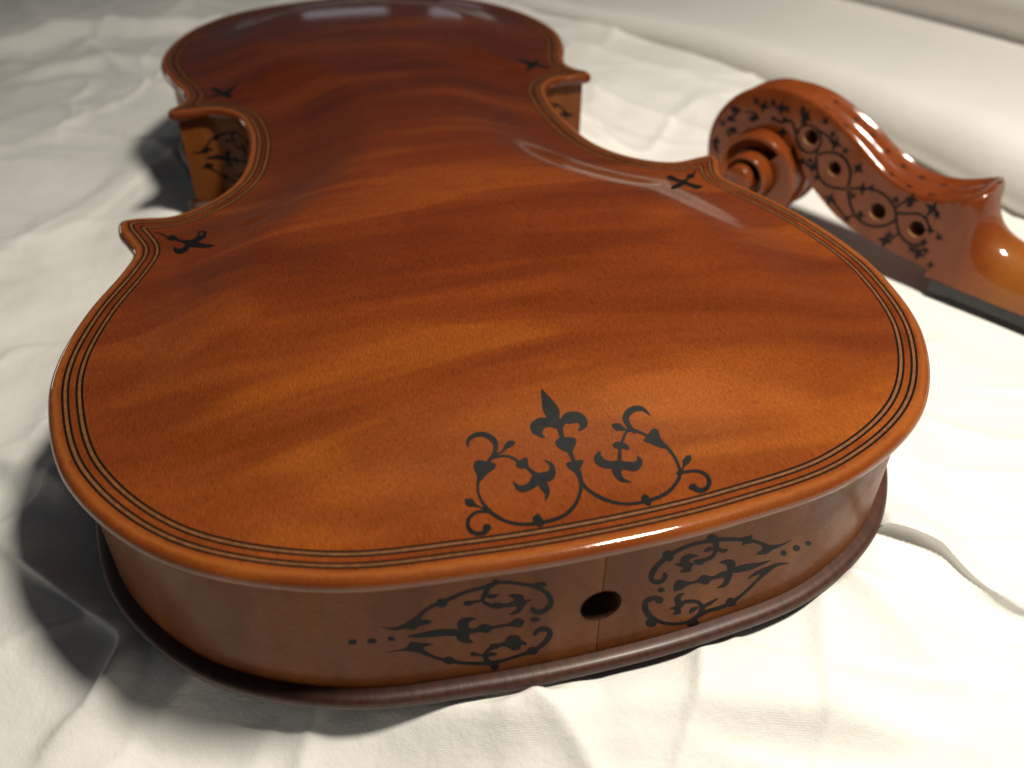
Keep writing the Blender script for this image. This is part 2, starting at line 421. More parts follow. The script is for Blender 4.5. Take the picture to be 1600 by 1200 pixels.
ORN = {"back":[[-2.33,33.36,-2.05,32.8,-1.75,31.82,-1.32,30.92,-0.91,30.0,-0.57,29.05,-0.39,28.12,-0.47,27.47,-0.69,26.83,-1.07,25.83,-1.57,25.13,-2.18,25.25,-2.75,25.74,-3.17,26.58,-3.4,27.57,-3.48,28.34,-3.44,29.13,-3.27,29.96,-3.03,30.85,-2.7,32.35],
[-1.51,25.86,-1.99,26.27,-2.68,26.55,-3.43,26.89,-4.23,27.09,-5.08,27.02,-5.88,26.74,-6.44,26.34,-6.83,25.82,-6.95,25.19,-6.86,24.54,-6.52,23.95,-6.0,23.45,-5.27,22.93,-4.69,22.74,-4.83,23.27,-5.0,23.97,-4.7,24.48,-4.23,24.84,-3.57,24.89,-2.9,24.73,-2.34,24.31,-1.9,24.08,-1.54,24.87],
[-1.73,25.16,-1.27,25.75,-0.69,26.27,-0.06,26.78,0.63,27.15,1.41,27.23,2.19,27.11,2.91,26.84,3.52,26.4,3.97,25.72,4.16,24.95,4.02,24.31,3.68,23.73,3.17,23.3,2.58,23.02,1.95,22.93,1.55,23.04,1.92,23.45,2.38,23.98,2.33,24.39,2.1,24.71,1.54,24.73,0.86,24.65,0.27,24.82,-0.27,24.87,-0.69,24.43,-1.09,23.92,-1.63,23.62,-2.06,23.56,-2.05,24.25],
[-1.21,25.91,-2.13,25.1,-2.11,24.55,-2.09,24.0,-2.09,23.45,-2.09,22.89,-2.1,22.34,-2.11,21.8,-1.71,21.4,-1.25,21.88,-1.2,22.42,-1.15,22.96,-1.07,23.49,-0.92,24.0,-0.74,24.53,-0.56,25.07],
[-3.3,21.44,-3.06,21.88,-2.65,22.22,-2.15,22.36,-1.58,22.37,-0.93,22.28,-0.3,22.11,0.26,21.97,0.67,21.73,0.76,21.39,0.71,21.0,0.48,20.59,0.17,20.19,-0.21,19.73,-0.55,19.23,-0.71,18.56,-0.88,18.01,-1.19,17.9,-1.48,17.95,-1.56,18.47,-1.61,19.09,-1.85,19.34,-2.14,19.56,-2.55,19.88,-2.92,20.27,-3.22,20.85],
[-2.69,17.11,-2.35,17.26,-1.86,17.3,-1.02,17.34,-0.17,17.31,0.37,17.27,0.71,17.12,0.61,16.74,0.32,16.28,-0.09,15.82,-0.5,15.33,-0.7,14.53,-0.91,13.91,-1.17,13.89,-1.43,14.03,-1.6,14.49,-1.76,15.05,-2.12,15.49,-2.46,15.95,-2.69,16.57],
[-1.03,19.18,-1.43,18.73,-1.44,18.18,-1.45,17.63,-1.46,17.08,-1.08,16.73,-0.68,17.18,-0.67,17.74,-0.66,18.29,-0.65,18.84],
[-0.87,15.48,-1.5,14.81,-1.49,14.02,-1.49,13.25,-1.59,12.53,-1.86,11.75,-2.26,10.97,-2.71,10.22,-3.19,9.55,-3.72,8.94,-4.28,8.39,-4.95,7.87,-5.68,7.4,-6.39,7.04,-7.04,6.83,-7.7,6.69,-8.36,6.6,-8.99,6.53,-9.61,6.51,-10.24,6.5,-10.94,6.51,-11.65,6.54,-12.35,6.62,-13.11,6.77,-13.87,6.99,-14.59,7.28,-15.3,7.66,-15.98,8.12,-16.61,8.67,-17.16,9.32,-17.66,10.04,-18.1,10.78,-18.44,11.46,-18.74,12.17,-18.97,12.89,-19.12,13.56,-19.19,14.23,-19.2,14.87,-19.13,15.43,-19.01,15.98,-18.81,16.49,-18.48,16.97,-18.06,17.41,-17.67,17.85,-17.43,18.16,-17.22,18.45,-17.01,18.74,-17.2,19.83,-18.23,19.55,-18.38,19.23,-18.54,18.9,-18.7,18.55,-18.91,17.99,-19.14,17.36,-19.34,16.71,-19.5,16.11,-19.63,15.49,-19.7,14.86,-19.7,14.15,-19.65,13.41,-19.53,12.67,-19.35,11.86,-19.11,11.02,-18.77,10.22,-18.28,9.43,-17.68,8.7,-17.04,8.04,-16.37,7.46,-15.65,6.96,-14.89,6.54,-14.12,6.23,-13.33,6.01,-12.54,5.84,-11.81,5.72,-11.09,5.66,-10.37,5.62,-9.72,5.62,-9.08,5.65,-8.42,5.73,-7.73,5.83,-7.01,5.97,-6.27,6.22,-5.47,6.62,-4.66,7.14,-3.91,7.74,-3.27,8.39,-2.71,9.1,-2.19,9.84,-1.69,10.65,-1.24,11.51,-0.87,12.4,-0.63,13.26,-0.48,14.1,-0.34,14.91],
[-1.26,13.48,-1.5,12.98,-1.33,12.31,-1.15,11.62,-0.9,10.93,-0.52,10.22,-0.07,9.55,0.42,8.93,0.96,8.33,1.55,7.78,2.19,7.29,2.9,6.83,3.66,6.44,4.45,6.12,5.26,5.9,6.11,5.77,6.97,5.68,7.86,5.64,8.77,5.65,9.71,5.74,10.72,5.89,11.76,6.12,12.79,6.48,13.67,6.95,14.49,7.51,15.27,8.13,16.03,8.78,16.77,9.52,17.36,10.32,17.63,11.03,17.72,11.67,17.77,12.28,17.83,13.02,17.86,13.79,17.82,14.54,17.72,15.23,17.57,15.89,17.38,16.51,17.18,17.0,16.96,17.44,16.78,17.86,16.65,18.26,16.53,18.67,16.42,19.07,14.98,19.02,14.68,17.54,15.04,17.35,15.39,17.16,15.73,16.94,16.09,16.67,16.42,16.39,16.69,16.05,16.91,15.54,17.07,14.93,17.16,14.29,17.21,13.6,17.19,12.88,17.11,12.16,17.01,11.58,16.89,11.06,16.7,10.62,16.26,10.0,15.64,9.34,14.95,8.72,14.23,8.17,13.49,7.7,12.72,7.32,11.8,7.01,10.82,6.79,9.84,6.63,8.92,6.5,8.03,6.41,7.16,6.4,6.32,6.46,5.52,6.59,4.75,6.81,4.01,7.13,3.31,7.53,2.65,7.98,2.07,8.48,1.53,9.02,1.02,9.6,0.53,10.17,0.08,10.76,-0.28,11.38,-0.5,11.98,-0.66,12.63,-0.83,13.3],
[-11.51,7.77,-10.98,8.07,-10.47,8.1,-10.32,7.74,-10.26,7.25,-10.11,6.83,-10.05,6.4,-10.22,5.81,-10.54,5.32,-10.95,5.16,-11.35,5.22,-11.58,5.56,-11.73,6.04,-11.88,6.46,-11.94,6.89,-11.79,7.37],
[8.14,7.23,8.51,7.58,8.91,7.74,9.24,7.52,9.48,7.09,9.61,6.48,9.55,5.82,9.28,5.28,8.92,4.93,8.6,4.98,8.31,5.21,8.04,5.57,7.89,6.04,7.93,6.65],
[-18.97,20.17,-18.81,20.62,-18.55,20.97,-18.1,21.12,-17.6,21.11,-17.17,20.92,-16.74,20.66,-16.13,20.43,-15.56,20.18,-15.19,19.92,-14.99,19.62,-15.12,19.21,-15.43,18.82,-15.94,18.57,-16.53,18.35,-17.14,17.96,-17.71,17.55,-18.14,17.18,-18.49,17.01,-18.66,17.31,-18.77,17.79,-18.89,18.34,-18.97,18.92,-19.02,19.56],
[-16.62,20.06,-16.15,20.01,-15.58,20.46,-14.99,20.92,-14.46,21.44,-14.12,21.91,-13.85,22.4,-13.65,22.91,-13.52,23.42,-13.47,23.95,-13.54,24.5,-13.78,25.01,-14.12,25.43,-14.49,25.78,-14.89,26.09,-15.35,26.36,-15.85,26.54,-16.37,26.61,-16.88,26.6,-17.37,26.51,-17.82,26.39,-18.27,26.2,-18.67,25.89,-18.95,25.49,-19.11,25.07,-19.18,24.7,-19.18,24.47,-19.13,24.28,-19.08,24.11,-19.01,24.02,-18.93,24.1,-18.85,24.27,-18.77,24.42,-18.69,24.56,-18.54,24.83,-18.37,25.11,-18.2,25.3,-17.96,25.43,-17.63,25.55,-17.28,25.63,-16.89,25.67,-16.49,25.67,-16.15,25.59,-15.83,25.43,-15.52,25.18,-15.22,24.9,-14.96,24.6,-14.75,24.29,-14.62,24.02,-14.54,23.76,-14.5,23.43,-14.52,23.09,-14.63,22.73,-14.82,22.36,-15.06,21.99,-15.47,21.53,-16.0,21.05,-16.54,20.56],
[-14.94,21.3,-14.72,21.17,-14.16,21.32,-13.58,21.49,-13.04,21.68,-12.66,21.9,-12.34,22.11,-12.06,22.25,-11.82,22.29,-11.58,22.3,-11.4,22.32,-11.23,22.4,-11.01,22.51,-10.76,22.63,-10.33,23.1,-10.74,23.51,-10.99,23.59,-11.28,23.66,-11.62,23.64,-11.94,23.47,-12.22,23.23,-12.48,22.96,-12.75,22.65,-12.98,22.35,-13.22,22.11,-13.67,21.88,-14.23,21.72,-14.79,21.55],
[-15.58,20.94,-15.36,20.72,-14.8,20.76,-14.25,20.79,-13.74,20.78,-13.28,20.7,-12.84,20.57,-12.46,20.39,-12.11,20.14,-11.78,19.83,-11.5,19.47,-11.33,19.1,-11.2,18.69,-11.06,18.27,-10.29,18.16,-10.1,19.0,-10.4,19.3,-10.71,19.6,-11.03,19.91,-11.39,20.26,-11.76,20.61,-12.18,20.89,-12.65,21.08,-13.15,21.19,-13.66,21.26,-14.22,21.27,-14.79,21.23,-15.35,21.19],
[-11.56,18.67,-11.32,18.98,-10.9,19.25,-10.13,19.65,-9.41,19.83,-9.17,19.66,-9.04,19.39,-9.17,18.91,-9.34,18.36,-9.23,17.7,-9.18,17.24,-9.52,17.44,-10.0,17.78,-10.51,17.78,-10.98,17.82,-11.38,18.21],
[-9.96,18.17,-10.06,17.72,-9.81,17.28,-9.58,16.84,-9.38,16.39,-9.26,15.93,-9.17,15.45,-9.08,14.97,-8.09,14.73,-7.73,15.86,-8.04,16.2,-8.35,16.55,-8.66,16.92,-8.96,17.32,-9.26,17.72,-9.55,18.12],
[-8.87,16.07,-8.2,16.28,-7.48,16.31,-6.97,16.28,-6.5,16.28,-6.1,16.42,-5.79,16.67,-5.67,17.09,-5.71,17.57,-6.13,18.22,-6.44,18.64,-5.82,18.4,-5.04,17.79,-4.78,17.16,-4.73,16.44,-4.89,15.73,-5.23,15.07,-5.73,14.55,-6.33,14.2,-6.9,14.11,-7.5,14.09,-8.23,13.9,-8.88,13.85,-9.35,14.22,-9.59,14.76,-9.36,15.46],
[-8.05,15.52,-8.1,14.85,-8.47,14.13,-9.16,13.67,-10.0,13.36,-10.89,13.08,-11.71,13.02,-12.32,13.3,-12.77,13.83,-13.0,14.91,-12.94,15.71,-12.59,15.25,-12.07,14.59,-11.52,14.46,-10.96,14.52,-10.44,14.72,-9.99,15.03,-9.72,15.47,-9.43,15.83,-8.67,15.84],
[-8.67,14.55,-8.03,14.76,-7.34,14.62,-7.06,13.93,-7.01,13.04,-7.1,12.3,-7.37,11.6,-8.08,10.74,-8.67,10.3,-8.45,10.9,-8.15,11.79,-8.36,12.41,-8.64,13.04,-8.77,13.87],
[-18.35,10.46,-18.49,10.83,-19.13,11.05,-19.79,11.28,-20.47,11.36,-21.11,11.23,-21.72,10.96,-22.24,10.57,-22.63,10.12,-22.93,9.59,-23.13,9.0,-23.2,8.35,-23.14,7.67,-22.96,7.06,-22.63,6.59,-22.21,6.24,-21.76,6.02,-21.27,5.93,-20.77,5.97,-20.3,6.09,-19.95,6.3,-19.67,6.52,-19.43,6.71,-19.3,7.51,-19.93,7.58,-20.15,7.34,-20.32,7.13,-20.47,7.0,-20.79,6.9,-21.16,6.89,-21.49,6.95,-21.8,7.11,-22.1,7.35,-22.3,7.61,-22.42,7.98,-22.47,8.44,-22.45,8.87,-22.34,9.26,-22.14,9.66,-21.88,9.99,-21.49,10.31,-20.99,10.55,-20.5,10.68,-19.93,10.64,-19.31,10.45,-18.67,10.25],
[-19.09,7.19,-19.35,6.75,-19.78,6.55,-20.23,6.67,-20.51,7.05,-20.52,7.56,-20.27,8.0,-19.83,8.2,-19.39,8.08,-19.1,7.7],
[-18.73,11.09,-18.78,11.37,-19.26,11.66,-19.73,11.94,-20.11,12.26,-20.29,12.52,-20.43,12.79,-20.55,13.08,-20.64,13.38,-20.7,13.66,-20.78,13.87,-20.97,13.98,-21.23,14.05,-21.5,14.14,-22.11,14.14,-22.16,13.44,-22.11,13.12,-22.05,12.78,-21.91,12.51,-21.68,12.37,-21.4,12.34,-21.14,12.3,-20.88,12.2,-20.61,12.07,-20.32,11.91,-19.89,11.64,-19.43,11.32,-18.98,11.0],
[13.09,18.77,13.47,19.14,14.08,19.53,14.62,20.02,15.16,20.48,15.62,20.77,16.03,20.89,16.41,20.65,16.66,20.21,16.61,19.59,16.49,18.9,16.58,18.2,16.65,17.52,16.58,16.86,16.38,16.41,15.85,16.57,15.22,17.02,14.68,17.45,14.16,17.91,13.48,18.34],
[14.33,19.57,14.33,19.92,13.88,20.28,13.42,20.65,12.96,20.97,12.57,21.24,12.15,21.48,11.67,21.6,11.18,21.56,10.71,21.4,10.28,21.16,9.93,20.84,9.65,20.47,9.4,20.14,9.13,19.8,8.86,19.46,8.58,19.11,8.59,18.71,8.99,18.8,9.27,19.15,9.55,19.49,9.83,19.85,10.08,20.22,10.29,20.55,10.51,20.78,10.82,20.93,11.17,21.02,11.49,21.03,11.83,20.93,12.19,20.72,12.58,20.47,13.04,20.17,13.51,19.83,13.98,19.5],
[12.13,20.41,12.32,20.81,12.17,21.45,12.03,22.07,11.96,22.65,11.96,23.14,12.0,23.57,12.1,23.82,12.27,24.02,12.56,24.28,12.87,24.5,13.23,24.69,13.66,24.85,14.08,24.93,14.45,24.93,14.83,24.86,15.17,24.73,15.54,24.47,15.89,24.07,16.26,23.65,16.37,23.64,16.41,23.76,16.26,24.32,16.1,24.91,15.81,25.43,15.4,25.77,14.91,26.01,14.36,26.13,13.72,26.13,13.04,25.99,12.39,25.72,11.8,25.31,11.28,24.78,10.89,24.13,10.77,23.43,10.85,22.83,10.99,22.28,11.21,21.67,11.49,21.09,11.77,20.52],
[11.99,20.93,11.94,21.2,11.43,21.45,10.92,21.69,10.5,22.0,10.26,22.36,10.08,22.76,9.84,23.05,9.56,23.15,9.23,23.19,8.9,23.23,8.33,23.09,8.35,22.52,8.47,22.23,8.6,21.93,8.81,21.69,9.19,21.57,9.67,21.54,10.15,21.47,10.67,21.29,11.19,21.05,11.7,20.82],
[7.13,19.17,7.54,19.39,8.1,19.46,8.74,19.32,9.32,19.0,9.78,18.54,10.01,18.04,9.93,17.67,9.71,17.41,9.13,17.6,8.43,17.97,7.8,18.05,7.3,18.2,7.09,18.68],
[8.4,18.51,7.97,18.28,7.74,17.76,7.5,17.24,7.26,16.71,7.03,16.18,6.79,15.65,6.56,15.13,6.83,14.55,7.45,14.95,7.6,15.49,7.75,16.03,7.92,16.55,8.12,17.07,8.33,17.59,8.55,18.11],
[7.52,15.51,6.8,15.7,5.75,15.8,5.18,15.99,4.73,16.28,4.4,16.77,4.24,17.32,4.39,17.83,4.48,18.2,4.01,18.16,3.41,17.86,2.99,17.43,2.73,16.89,2.71,16.2,2.93,15.53,3.49,14.92,4.26,14.49,5.22,14.2,6.2,14.25,7.06,14.85],
[6.57,15.71,7.34,15.58,8.25,15.16,9.08,14.91,9.84,14.83,10.23,15.0,10.52,15.26,10.63,15.58,10.73,15.8,11.05,15.58,11.32,15.1,11.29,14.55,11.06,13.99,10.59,13.44,10.01,13.04,9.39,12.89,8.76,12.92,8.05,13.24,7.33,13.62,6.5,13.72,5.92,13.93,6.05,14.87],
[5.55,14.78,6.47,14.72,7.22,14.23,6.97,13.66,6.59,13.01,6.53,12.4,6.65,11.82,7.29,11.15,7.74,10.7,7.02,10.74,6.04,11.1,5.57,11.55,5.25,12.14,5.1,12.82,5.09,13.54,5.24,14.25],
[16.33,10.77,16.53,10.41,17.16,10.4,17.78,10.4,18.4,10.36,19.06,10.29,19.7,10.18,20.23,9.98,20.62,9.7,20.95,9.36,21.15,8.97,21.21,8.57,21.18,8.12,21.07,7.75,20.89,7.43,20.63,7.1,20.37,6.86,20.03,6.66,19.62,6.51,19.31,6.48,19.13,6.59,18.92,6.85,18.66,7.14,17.85,6.93,17.77,6.05,18.07,5.81,18.41,5.55,18.89,5.38,19.49,5.44,20.12,5.65,20.71,6.01,21.21,6.5,21.62,7.07,21.92,7.69,22.04,8.33,22.01,8.94,21.86,9.47,21.56,9.96,21.14,10.35,20.64,10.65,20.0,10.84,19.29,10.92,18.61,10.98,17.98,11.04,17.36,11.08,16.74,11.12],
[18.73,6.89,18.38,6.47,17.88,6.28,17.43,6.4,17.19,6.77,17.26,7.26,17.6,7.68,18.1,7.87,18.56,7.75,18.8,7.38],
[17.09,10.66,17.37,10.69,17.76,11.1,18.14,11.5,18.54,11.85,18.91,12.07,19.26,12.23,19.55,12.36,19.8,12.55,20.09,12.81,20.39,13.09,20.71,14.02,19.88,14.09,19.53,13.89,19.17,13.67,18.81,13.36,18.56,12.96,18.42,12.55,18.24,12.17,17.92,11.76,17.53,11.36,17.14,10.97]],"cll":[[-77.69,131.57,-77.62,131.27,-76.96,130.53,-76.3,129.79,-75.68,129.01,-75.1,128.16,-74.53,127.26,-73.97,126.35,-73.57,126.46,-73.71,127.39,-74.31,128.19,-74.92,129.0,-75.54,129.76,-76.22,130.45,-76.9,131.07,-77.57,131.68],
[-71.68,125.95,-71.91,125.08,-72.55,124.76,-73.35,125.09,-74.0,125.95,-74.27,127.03,-74.04,127.93,-73.41,128.28,-72.6,127.94,-71.94,127.05],
[-72.66,126.17,-72.43,125.11,-71.76,124.31,-71.09,123.47,-70.44,122.66,-69.89,122.0,-69.39,121.39,-68.89,120.78,-68.18,121.59,-68.76,123.51,-69.27,123.74,-69.77,123.94,-70.27,124.25,-70.89,124.86,-71.55,125.65,-72.21,126.44],
[-69.66,121.75,-68.84,120.32,-68.18,120.36,-67.49,120.4,-66.79,120.52,-66.13,120.79,-65.53,121.12,-65.06,121.45,-64.71,121.7,-64.28,122.08,-64.03,124.9,-64.93,126.9,-65.69,127.23,-66.37,127.45,-66.74,126.7,-66.39,125.25,-65.74,124.32,-65.15,123.43,-65.34,123.8,-65.38,126.11,-65.66,125.85,-66.06,125.26,-66.52,124.63,-66.95,123.96,-67.39,123.48,-67.93,123.3,-68.57,123.29,-69.24,123.27],
[-69.48,122.8,-68.59,122.43,-67.3,121.2,-66.01,120.02,-64.68,118.63,-63.05,116.65,-62.07,115.04,-62.86,115.01,-64.24,115.65,-65.77,116.89,-67.28,118.31,-68.41,119.17,-69.24,120.22,-69.53,121.64],
[-68.65,123.17,-69.35,122.85,-69.59,121.87,-69.79,121.0,-70.0,120.48,-70.25,120.15,-70.57,119.88,-70.85,119.8,-71.13,119.93,-71.46,120.23,-71.64,120.41,-71.59,120.13,-71.68,120.32,-71.81,120.74,-72.37,121.65,-72.65,120.58,-72.66,120.15,-72.62,119.5,-72.34,118.46,-71.82,117.57,-71.2,116.95,-70.55,116.63,-69.92,116.7,-69.36,117.13,-68.88,117.89,-68.58,119.05,-68.43,120.3,-68.3,121.43]],"clr":[[76.98,130.88,76.8,130.87,75.84,129.96,74.89,129.07,73.97,128.21,72.91,127.22,71.76,126.15,70.66,125.17,69.94,124.59,69.29,124.1,68.63,123.59,67.23,120.87,68.25,120.8,68.99,121.77,69.71,122.7,70.46,123.58,71.55,124.65,72.73,125.67,73.92,126.8,74.95,128.02,75.9,129.28,76.83,130.51],
[74.51,126.84,73.8,125.93,72.84,125.4,71.98,125.44,71.57,126.06,71.76,127.05,72.51,128.07,73.45,128.57,74.28,128.46,74.69,127.8],
[69.74,122.36,70.14,124.29,69.46,124.45,68.79,124.59,68.33,125.08,68.21,126.26,68.17,127.67,67.9,128.64,67.47,128.82,67.02,128.7,66.6,128.56,65.35,127.14,64.96,125.16,65.09,124.72,65.19,124.29,65.28,123.94,65.63,123.4,66.11,122.76,66.77,122.42,67.31,121.98,67.78,121.48,68.25,120.98],
[68.55,123.06,67.91,121.02,68.36,120.26,68.81,119.46,69.29,118.75,69.74,118.1,70.25,117.53,70.98,117.42,71.74,117.84,72.44,118.46,73.06,119.02,73.69,119.87,73.54,120.37,73.16,120.44,72.83,120.54,72.62,120.68,72.18,120.92,71.65,121.24,71.12,121.68,70.65,122.33,70.23,123.13,69.79,123.92],
[70.11,123.99,68.32,123.13,65.56,120.68,63.15,118.13,61.29,115.59,61.09,114.61,61.44,114.25,63.55,116.02,66.2,118.61,68.18,120.31,69.63,121.84,70.1,123.09]],"cul":[[-64.12,228.74,-63.95,228.41,-63.06,228.72,-62.15,229.0,-61.26,229.28,-60.43,229.63,-59.64,229.97,-58.86,230.14,-58.08,230.04,-57.24,229.94,-56.38,230.14,-55.64,230.76,-55.01,231.56,-54.44,232.37,-53.91,233.28,-53.4,234.38,-52.9,235.44,-52.87,235.81,-53.01,235.97,-53.67,235.61,-54.31,235.24,-54.95,234.85,-55.6,234.41,-56.22,233.96,-56.79,233.63,-57.46,233.41,-58.24,233.25,-59.08,232.98,-59.9,232.5,-60.68,231.91,-61.46,231.3,-62.31,230.64,-63.17,229.95,-64.03,229.21],
[-62.64,237.83,-62.44,237.16,-61.84,236.53,-61.28,235.91,-60.84,235.21,-60.4,234.24,-59.89,232.97,-59.33,231.58,-58.77,230.22,-58.22,229.2,-57.6,228.29,-56.88,227.49,-56.28,226.91,-56.16,227.06,-56.12,228.51,-56.07,228.12,-56.1,227.52,-56.1,226.64,-55.72,226.61,-55.46,226.64,-55.12,226.88,-54.98,228.92,-55.54,230.2,-56.28,230.87,-56.89,231.55,-57.39,232.59,-57.96,233.77,-58.53,234.93,-59.1,236.15,-59.74,237.45,-60.48,238.47,-61.2,238.76,-61.84,238.58,-62.44,238.36]],"cur":[[51.32,236.64,51.28,235.97,52.13,235.46,52.95,234.91,53.6,234.12,53.93,232.92,54.31,231.84,54.95,231.06,55.84,230.95,56.78,231.31,57.67,231.68,58.47,231.4,59.18,230.8,59.88,230.22,60.5,229.82,61.11,229.43,61.72,229.01,62.08,229.38,62.2,230.13,61.83,231.13,61.46,232.12,61.02,233.02,60.38,233.81,59.65,234.47,58.93,235.13,58.32,235.82,57.79,236.51,57.33,237.05,56.76,237.46,56.05,237.86,55.19,238.14,54.09,238.06,52.92,237.71,51.74,237.29],
[52.59,228.71,53.17,228.23,54.11,228.68,55.09,229.16,56.2,230.03,57.42,231.78,58.67,234.16,59.63,236.12,60.11,237.13,60.57,238.14,61.05,239.17,61.39,240.15,61.08,240.24,60.62,239.95,60.14,239.64,59.54,239.05,58.45,237.62,57.29,235.9,56.29,234.34,55.28,232.72,54.27,231.38,53.29,230.24],
[62.28,231.2,61.79,230.26,61.14,229.67,60.55,229.66,60.26,230.24,60.39,231.22,60.88,232.2,61.54,232.8,62.12,232.78,62.4,232.16]],"ribl":[[965.35,-15.67,966.28,-15.82,967.73,-15.99,968.55,-15.67,969.29,-15.2,969.95,-14.71,970.56,-14.24,971.04,-13.85,971.5,-13.7,971.9,-14.2,972.34,-14.84,973.31,-15.17,973.98,-15.45,973.71,-15.87,973.18,-16.25,972.42,-16.32,971.64,-16.4,971.15,-16.91,970.68,-17.33,970.11,-17.07,969.5,-16.7,968.62,-16.78,967.67,-16.86,966.22,-16.25],
[970.83,-15.28,971.42,-15.33,971.92,-14.45,972.42,-13.6,972.92,-12.91,973.4,-12.5,973.91,-12.19,974.43,-11.93,974.92,-11.73,975.43,-11.57,975.96,-11.39,976.55,-11.13,977.16,-10.85,977.79,-10.56,978.48,-10.23,979.18,-9.88,979.9,-9.59,980.69,-9.35,981.51,-9.16,982.29,-9.04,982.92,-9.04,983.55,-9.09,984.17,-9.03,984.64,-8.76,984.99,-8.46,985.34,-8.27,985.93,-8.25,986.64,-8.39,987.37,-8.6,988.17,-8.89,989.0,-9.26,989.82,-9.65,990.59,-10.01,991.33,-10.37,991.97,-10.79,992.4,-11.16,992.78,-11.56,993.16,-12.03,993.54,-12.58,993.88,-13.14,994.14,-13.7,994.35,-14.27,994.5,-14.84,994.54,-15.22,994.46,-15.64,994.25,-16.15,993.99,-16.55,993.74,-16.76,993.44,-16.89,993.13,-16.93,992.73,-16.87,992.33,-16.71,992.11,-16.55,992.17,-16.66,992.14,-16.5,992.09,-16.22,991.64,-15.66,991.36,-16.25,991.39,-16.53,991.44,-16.91,991.7,-17.5,992.17,-17.94,992.74,-18.21,993.29,-18.34,993.77,-18.33,994.24,-18.18,994.67,-17.87,995.08,-17.34,995.43,-16.61,995.6,-15.7,995.5,-14.72,995.23,-13.83,994.89,-13.04,994.47,-12.34,994.0,-11.74,993.54,-11.22,993.1,-10.74,992.65,-10.3,992.14,-9.9,991.42,-9.48,990.66,-9.14,989.89,-8.82,989.07,-8.44,988.23,-8.07,987.41,-7.76,986.65,-7.52,985.89,-7.34,985.19,-7.31,984.68,-7.47,984.28,-7.7,983.92,-7.87,983.42,-7.98,982.82,-8.08,982.18,-8.19,981.38,-8.34,980.55,-8.52,979.73,-8.74,978.98,-9.02,978.27,-9.33,977.57,-9.62,976.95,-9.86,976.33,-10.1,975.74,-10.33,975.23,-10.53,974.72,-10.73,974.21,-10.99,973.67,-11.32,973.14,-11.7,972.6,-12.17,972.0,-12.83,971.42,-13.59,970.84,-14.34],
[976.85,-11.31,976.63,-11.99,976.11,-12.31,975.48,-12.17,974.99,-11.62,974.83,-10.86,975.05,-10.2,975.57,-9.87,976.2,-10.01,976.69,-10.56],
[985.93,-7.71,985.79,-8.11,985.42,-8.29,984.97,-8.2,984.61,-7.85,984.48,-7.39,984.62,-6.99,984.98,-6.81,985.43,-6.91,985.79,-7.25],
[993.48,-10.72,993.31,-11.28,992.85,-11.54,992.26,-11.38,991.78,-10.88,991.59,-10.22,991.75,-9.66,992.21,-9.41,992.79,-9.56,993.28,-10.06],
[994.16,-10.34,994.05,-10.69,993.74,-10.85,993.35,-10.74,993.02,-10.42,992.89,-10.0,993.0,-9.65,993.31,-9.49,993.7,-9.6,994.02,-9.92],
[984.26,-7.64,983.65,-7.82,983.37,-8.53,983.1,-9.26,982.87,-9.95,982.69,-10.5,982.5,-11.15,982.5,-12.04,982.94,-12.89,983.59,-13.6,984.22,-14.13,984.7,-14.38,985.14,-14.5,985.56,-14.61,985.92,-14.13,985.55,-13.49,985.14,-13.42,984.76,-13.36,984.41,-13.21,983.86,-12.78,983.31,-12.22,983.09,-11.77,983.18,-11.66,983.4,-11.29,983.67,-10.78,983.93,-10.08,984.19,-9.35,984.45,-8.62],
[982.91,-10.45,983.07,-10.87,983.57,-11.25,984.11,-11.65,984.67,-11.82,985.08,-11.64,985.38,-11.29,985.64,-10.96,985.67,-10.86,985.6,-10.8,985.23,-10.8,984.89,-10.78,984.61,-10.72,984.21,-10.61,983.7,-10.44,983.16,-10.26],
[983.09,-11.83,982.92,-11.62,982.34,-11.67,981.77,-11.72,981.23,-11.72,980.82,-11.64,980.45,-11.53,980.16,-11.49,980.04,-11.53,979.91,-11.6,979.76,-11.67,979.5,-11.99,979.73,-12.43,979.87,-12.57,980.02,-12.72,980.23,-12.81,980.57,-12.75,980.93,-12.56,981.3,-12.38,981.83,-12.26,982.4,-12.16,982.98,-12.06],
[986.52,-14.18,986.31,-14.64,985.75,-14.82,985.05,-14.66,984.5,-14.22,984.29,-13.66,984.5,-13.2,985.06,-13.02,985.75,-13.18,986.31,-13.62],
[985.77,-14.03,986.04,-14.46,986.62,-14.59,987.23,-14.72,987.82,-14.81,988.33,-14.81,988.79,-14.79,989.24,-14.77,989.56,-13.61,988.74,-12.89,988.37,-13.18,988.02,-13.47,987.66,-13.67,987.15,-13.74,986.59,-13.71,986.01,-13.67],
[988.68,-14.47,988.56,-13.59,988.35,-12.71,987.79,-12.07,987.41,-11.63,988.02,-11.5,988.96,-11.68,989.59,-11.96,990.07,-12.43,990.15,-13.08,990.24,-13.67,990.95,-13.77,991.51,-13.76,991.14,-14.04,990.58,-14.47,990.34,-14.99,990.12,-15.57,989.79,-16.27,989.35,-16.84,988.23,-17.01,987.44,-16.84,987.89,-16.57,988.54,-16.14,988.76,-15.71,988.85,-15.24,988.79,-14.88],
[969.51,-18.93,970.38,-18.65,971.84,-18.42,973.08,-18.2,974.32,-18.08,975.41,-18.14,976.47,-18.34,977.72,-18.65,978.62,-19.25,978.74,-19.99,978.59,-20.65,977.53,-20.61,976.09,-20.15,974.84,-20.06,973.61,-19.97,972.52,-19.81,971.46,-19.59,970.23,-19.26],
